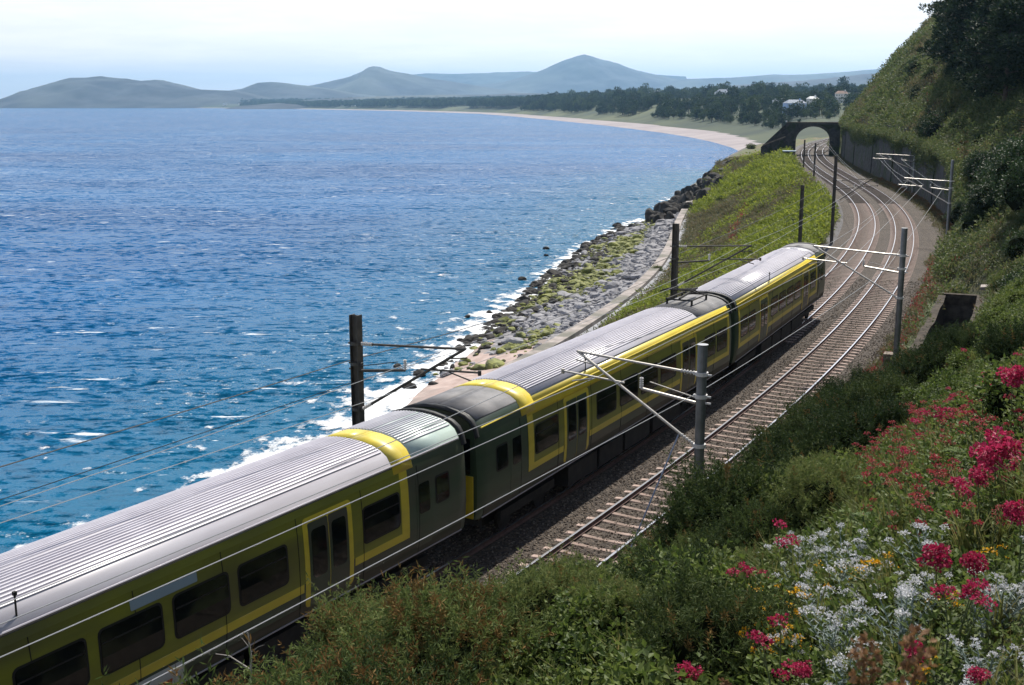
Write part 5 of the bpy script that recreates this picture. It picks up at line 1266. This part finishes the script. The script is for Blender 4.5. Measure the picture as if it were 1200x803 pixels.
def flower_plant(name, parts, p, sc, rz, label, cat, group):
    root = empty(name, p, rz, label, cat, group); root.scale = (sc,) * 3
    obj('stem', parts[0], root); tag(obj('foliage', parts[1], root), kind='stuff')
    for me in parts[2]: obj('flower_head', me, root)
def flowers():
    y, d, P, px, py, dist = jitter(8, 36, 6, 15.5, .42)
    cnt = {}
    for i in range(len(y)):
        if dist[i] < 2.4 or px[i] < 560 or px[i] > 1260: continue
        r_ = random.random(); X_, Y_ = px[i], py[i]; what = None
        if inr(X_, Y_, 1010, 500, 1260, 680): what = 'dull' if r_ < .50 else 'pink' if r_ < .57 else None
        elif inr(X_, Y_, 1080, 440, 1260, 500): what = 'pink' if r_ < .05 else None
        elif inr(X_, Y_, 900, 680, 1260, 960): what = 'white' if r_ < .80 else 'pink' if r_ < .84 else 'yel' if r_ < .88 else None
        elif inr(X_, Y_, 930, 655, 1120, 720): what = 'yel' if r_ < .15 else 'white' if r_ < .4 else None
        elif inr(X_, Y_, 820, 720, 930, 900): what = 'yel' if r_ < .10 else 'white' if r_ < .3 else 'pink' if r_ < .33 else None
        elif inr(X_, Y_, 900, 600, 1010, 655): what = 'dull' if r_ < .10 else None
        if not what: continue
        cnt[what] = cnt.get(what, 0) + 1; sc = random.uniform(.75, 1.2); rz = random.uniform(0, 6.28)
        if what == 'pink': flower_plant('valerian_plant', FL_PINK[i % 3], P[i], sc, rz, 'crimson valerian plant among the flowers of the near slope', 'valerian', 'crimson valerian plants')
        elif what == 'dull': flower_plant('red_flower_plant', FL_DULL[i % 2], P[i], sc, rz, 'faded red flowering plant in the hazy red patch above the silver plants', 'flower plant', 'faded red flowering plants')
        elif what == 'white': flower_plant('silver_leaf_plant', FL_WHITE[i % 3], P[i], sc * .9, rz, 'silver-leaved plant with white flower heads on the near slope', 'flower plant', 'silver-leaved white flowering plants')
        else: flower_plant('yellow_flower_plant', FL_YEL[i % 2], P[i], sc * .9, rz, 'small orange-yellow flowering plant among the silver leaves', 'flower plant', 'orange-yellow flowering plants')
    print('FLOWERS', cnt)
    # the large crimson heads that stand close to the camera
    for px_, py_, wpx, h, lab in ((1166, 528, 54, .75, 'largest crimson valerian head on a bare stem, tallest of the near flowers'), (1146, 556, 26, .7, 'crimson valerian head just under the tallest one'),
                             (1096, 651, 36, .6, 'round crimson valerian head above the white flowers'), (1141, 660, 30, .58, 'flat crimson valerian head beside the round one'),
                             (1186, 440, 32, .85, 'crimson valerian head against the brambles'), (1075, 763, 30, .5, 'crimson valerian head behind the dry brown seed heads'),
                             (1148, 792, 26, .45, 'crimson valerian head low among the silver leaves'), (806, 788, 30, .5, 'crimson valerian head beside the leafy brambles'), (940, 784, 24, .45, 'crimson valerian head among the orange flowers'), (1195, 600, 34, .6, 'crimson valerian head beneath the tallest flower')):
        best = None
        for Y in np.linspace(1.7, 14, 120):
            p = depth_at(px_, py_, Y); g = gz(p[0], p[1]); e = abs(p[2] - g - h)
            if best is None or e < best[0]: best = (e, Y, p, g)
        _, Y, p, g = best; rad = wpx * .5 * Y / FOC; hh = p[2] - g
        root = empty('tall_valerian', (p[0] + .06, p[1] + .05, g), 0, lab, 'valerian'); tip = np.array([-.06, -.05, hh]); mid = tip * [.2, .2, .55]
        MB().tube([(0, 0, 0), mid, tip], [.007, .006, .004], 6).build('stem', M['stemg'], root)
        for q in range(7):
            t = .12 + q / 7 * .75; c = 2 * mid * t * (1 - t) + tip * t * t
            for s_ in (0, math.pi): an = q * 1.5 + s_; MB().quads(leafq(c[None], np.array([[math.cos(an), math.sin(an), .5]]), .10 * (1.2 - .7 * t), .035, .4, flat=.3)).build('leaf', M['bramble'], root)
        n = 460; sub = 17; cs = tip + rand_unit(sub) * rad * [.95, .95, .7] * rng.uniform(.5, 1, (sub, 1)); v = rand_unit(n); kx = rng.integers(0, sub, n); P = cs[kx] + v * rad * .27
        MB().quads(leafq(P, unit(v + .4 * rand_unit(n)), max(.008, rad * .26) * rng.uniform(.8, 1.2, n), max(.007, rad * .22), .6)).build('flower_head', M['pink'], root)
    for i, (px_, py_) in enumerate(((985, 690), (1000, 684), (1014, 692), (972, 682), (905, 748), (896, 768), (915, 736), (950, 722), (1030, 690), (888, 782), (930, 770))):
        p = hit(px_, py_ + 22)
        if p is not None: flower_plant('yellow_flower_plant', FL_YEL[i % 2], p, random.uniform(.9, 1.2), i, 'bright orange-yellow flower cluster at the edge of the white flowers', 'flower plant', 'orange-yellow flower clusters')
    # dry brown seed heads very near
    for px_, py_, Y in ((1018, 745, 2.0), (1052, 770, 1.9), (868, 795, 3.2)):
        p = depth_at(px_, py_, Y); g = gz(p[0], p[1]); hh = p[2] - g; root = empty('dry_seed_plant', (p[0], p[1], g), px_, 'dry brown seed heads standing close among the silver plants' if px_ > 900 else 'dry brown seed head beside the orange flowers', 'seed heads', 'dry brown seed heads' if px_ > 900 else None)
        st = MB()
        for q in range(5):
            tip = np.array([random.uniform(-.07, .07), random.uniform(-.07, .07), hh * random.uniform(.8, 1.0)]); st.tube([(0, 0, 0), tip], .003, 5); n = 90; v = rand_unit(n) * [.022, .022, .05]
            MB().quads(leafq(tip + v, rand_unit(n), .018, .012)).build('seed_head', M['drybrown'], root)
        st.build('stem', M['drybrown'], root)
    # bleached dead branch sticking out of the brambles in front of the train
    p = depth_at(292, 785, 13.0); root = MB(); root.tube([(0, 0, -.5), (.03, 0, .2), (.0, .02, .48)], [.02, .013, .006], 6).tube([(.02, 0, .0), (-.25, .05, .16), (-.42, .08, .17)], [.012, .008, .004], 5).tube([(.02, 0, .22), (.12, 0, .30), (.2, .0, .33)], [.008, .005, .003], 5).tube([(.01, 0, .3), (-.07, 0, .42)], [.006, .003], 5)
    o = root.build('dead_branch', M['deadwood']); o.location = p; tag(o, 'bleached dead branch sticking up from the brambles in front of the train', 'branch')
near_slope()
flowers()

# loose ballast stones that catch the light beside the near rails
def ballast_stones():
    def st(seed):
        bm = bmesh.new(); bmesh.ops.create_icosphere(bm, subdivisions=1, radius=1)
        for v in bm.verts: v.co = Vector(v.co) * (1 + .4 * mnoise.noise(Vector(v.co) * 2 + Vector((seed, 0, 0)))); v.co.z *= .7
        me = bpy.data.meshes.new('stone'); bm.to_mesh(me); bm.free(); return me
    ms = []
    for i, c in enumerate(((.065, .048, .034), (.11, .083, .06), (.20, .165, .13), (.042, .031, .023))):
        me = st(i * 3.3); me.materials.append(mat(f'ballast stone {i}', c, rough=.9)); ms.append(me)
    n = 42000; y = 24 + 60 * rng.random(n) ** 1.6; d = rng.uniform(-5.8, 2.7, n); z = np.interp(d, [-5.6, -3.67, -2.2, -1.83, -1.4, 0, 1.75, 2.7], [-.205, -.215, -.205, -.235, -.205, -.215, -.205, -.34])
    inr_ = (np.abs(np.abs(d) - .835) < .12) | (np.abs(np.abs(d - TW) - .835) < .12); keep = ~inr_; y, d, z = y[keep], d[keep], z[keep]
    scatter('ballast_stones', sd(y, d, z), rng.uniform(.022, .05, len(y)), rrot(len(y), 1), ms, 'loose brown ballast stones lying between the rails', 'ballast')
ballast_stones()

# ------------------------------------------------------------------ trees and houses of the far shore
FAR = [broad_meshes(50 + i, M['fartree'], 10, 420, .95, .36) for i in range(4)]
def far_wood():
    pts = []
    n = 15000; Y = rng.uniform(520, 2900, n) ; u = 40 + 1300 * rng.random(n) ** 1.4; X = coast(Y) + u; dens = fbm(X, Y, 220, 3, 9)
    bw = lerp(Y, [(440, 8), (700, 30), (1000, 55), (1500, 60), (2500, 70)]); z = far_h(X, Y); px, py = project(np.stack([X, Y, z], 1))
    ok = (u > bw + 14) & (dens > lerp(Y, [(500, .42), (1300, .43), (2000, .38)])) & (px < 1180) & (px > 560)
    P = np.stack([X, Y, z - .5], 1)[ok]; px, py = px[ok], py[ok]; s = rng.lognormal(0, .33, len(P)) * lerp(P[:, 1], [(500, .5), (900, .62), (1300, .95), (2600, 1.25)])
    size = s / P[:, 1]; big = np.argsort(-size)[:240]; mask = np.zeros(len(P), bool); mask[big] = True
    tm = [MB_join(a) for a in FAR]
    for j, i in enumerate(big):
        plant_tree(FAR[j % 4], ('trunk', 'crown'), 'far_tree', P[i], s[i], j * 2.3, 'round-crowned tree on the wooded rise above the far beach', 'tree', 'trees above the far beach')
    scatter('far_woodland', P[~mask], s[~mask], rrot((~mask).sum(), .05), tm, 'dark woodland stretching along the far shore', 'woodland')
    m = 16000; Y = rng.uniform(2600, 8000, m); X = coast(Y) + 110 + rng.random(m) ** 1.8 * 3200; z = far_h(X, Y); dn = fbm(X, Y, 500, 3, 12) > .36
    P = np.stack([X, Y, z - .5], 1)[dn]; scatter('distant_tree_belts', P, rng.uniform(1.6, 3.0, len(P)), rrot(len(P), .05), tm, 'distant belts of trees across the plain', 'woodland')
def MB_join(ms):
    mb = MB(); mats = []
    for k, me in enumerate(ms):
        V = np.array([v.co for v in me.vertices]); mb.add(V, [list(p.vertices) for p in me.polygons], k); mats.append(me.materials[0])
    return mb.mesh('far_tree_kind', mats)
far_wood()
M['render'] = mat('white house render', (.72, .72, .70), (.80, .80, .78), .3, .9); M['slate'] = mat('blue grey slate roof', (.20, .24, .30), (.26, .30, .36), .4, .8); M['tile'] = mat('brown tile roof', (.20, .13, .10), (.26, .17, .13), .4, .85)
M['bluewall'] = mat('pale blue house wall', (.34, .48, .70), rough=.8)
def house(p, wd, dp, h, rz, roofm, wallm, label, group=None, win=True, storeys=2):
    root = empty('house', p, rz, label, 'house', group); MB().box((-wd / 2, -dp / 2, -3), (wd / 2, dp / 2, h)).build('wall', wallm, root)
    r_ = h * .45; A = [(-wd / 2 - .4, -dp / 2 - .4, h - .05), (wd / 2 + .4, -dp / 2 - .4, h - .05), (wd / 2 + .4, dp / 2 + .4, h - .05), (-wd / 2 - .4, dp / 2 + .4, h - .05), (-wd / 2 + wd * .18, 0, h + r_), (wd / 2 - wd * .18, 0, h + r_)]
    rf = MB().add(A, [(0, 1, 5, 4), (2, 3, 4, 5), (1, 2, 5), (3, 0, 4), (3, 2, 1, 0)]).build('roof', roofm, root)
    MB().box((wd * .22, -.5, h + r_ * .4), (wd * .22 + 1.1, .5, h + r_ + 1.0)).build('chimney', wallm, rf)
    if win:
        for st in range(storeys):
            for q in range(5):
                x = -wd / 2 + wd * (q + .5) / 5; z0 = h * (st + .3) / storeys; f = MB().box((x - .7, -dp / 2 - .06, z0), (x + .7, -dp / 2 - .002, z0 + h * .42 / storeys)).build('window', M['render'], root)
                MB().box((x - .55, -dp / 2 - .09, z0 + .12), (x + .55, -dp / 2 - .062, z0 + h * .42 / storeys - .12)).build('pane', M['glass'], f)
p = depth_at(931, 128, 1000); house((p[0], p[1], p[2] - 1.5), 17, 11, 6.5, .1, M['slate'], M['bluewall'], 'big pale blue villa among the trees above the far beach')
p = depth_at(952, 121, 1090); house((p[0], p[1], p[2] - 1), 9, 7, 5, .2, M['render'], M['render'], 'small white house beside the blue villa')
p = depth_at(912, 122, 1120); house((p[0], p[1], p[2] - 1), 10, 7, 4, .0, M['slate'], M['render'], 'low white house on the beach side of the blue villa')
p = depth_at(986, 116, 1150); house((p[0], p[1], p[2] - 1), 12, 8, 6, -.2, M['tile'], M['render'], 'brown-roofed house on the slope inland of the blue villa')
for i in range(60):
    Y = random.uniform(4300, 7600) if i < 50 else random.uniform(1500, 3200); u = 160 + 900 * random.random() ** 1.5; x = float(coast(Y)) + u
    house((x, Y, float(far_h(np.array(x), np.array(Y)))), random.uniform(16, 34), 10, random.uniform(7, 12), random.uniform(-.4, .4), M['slate'] if i % 3 else M['tile'], M['render'], 'white house of the distant town across the bay', 'houses of the distant town', win=False)
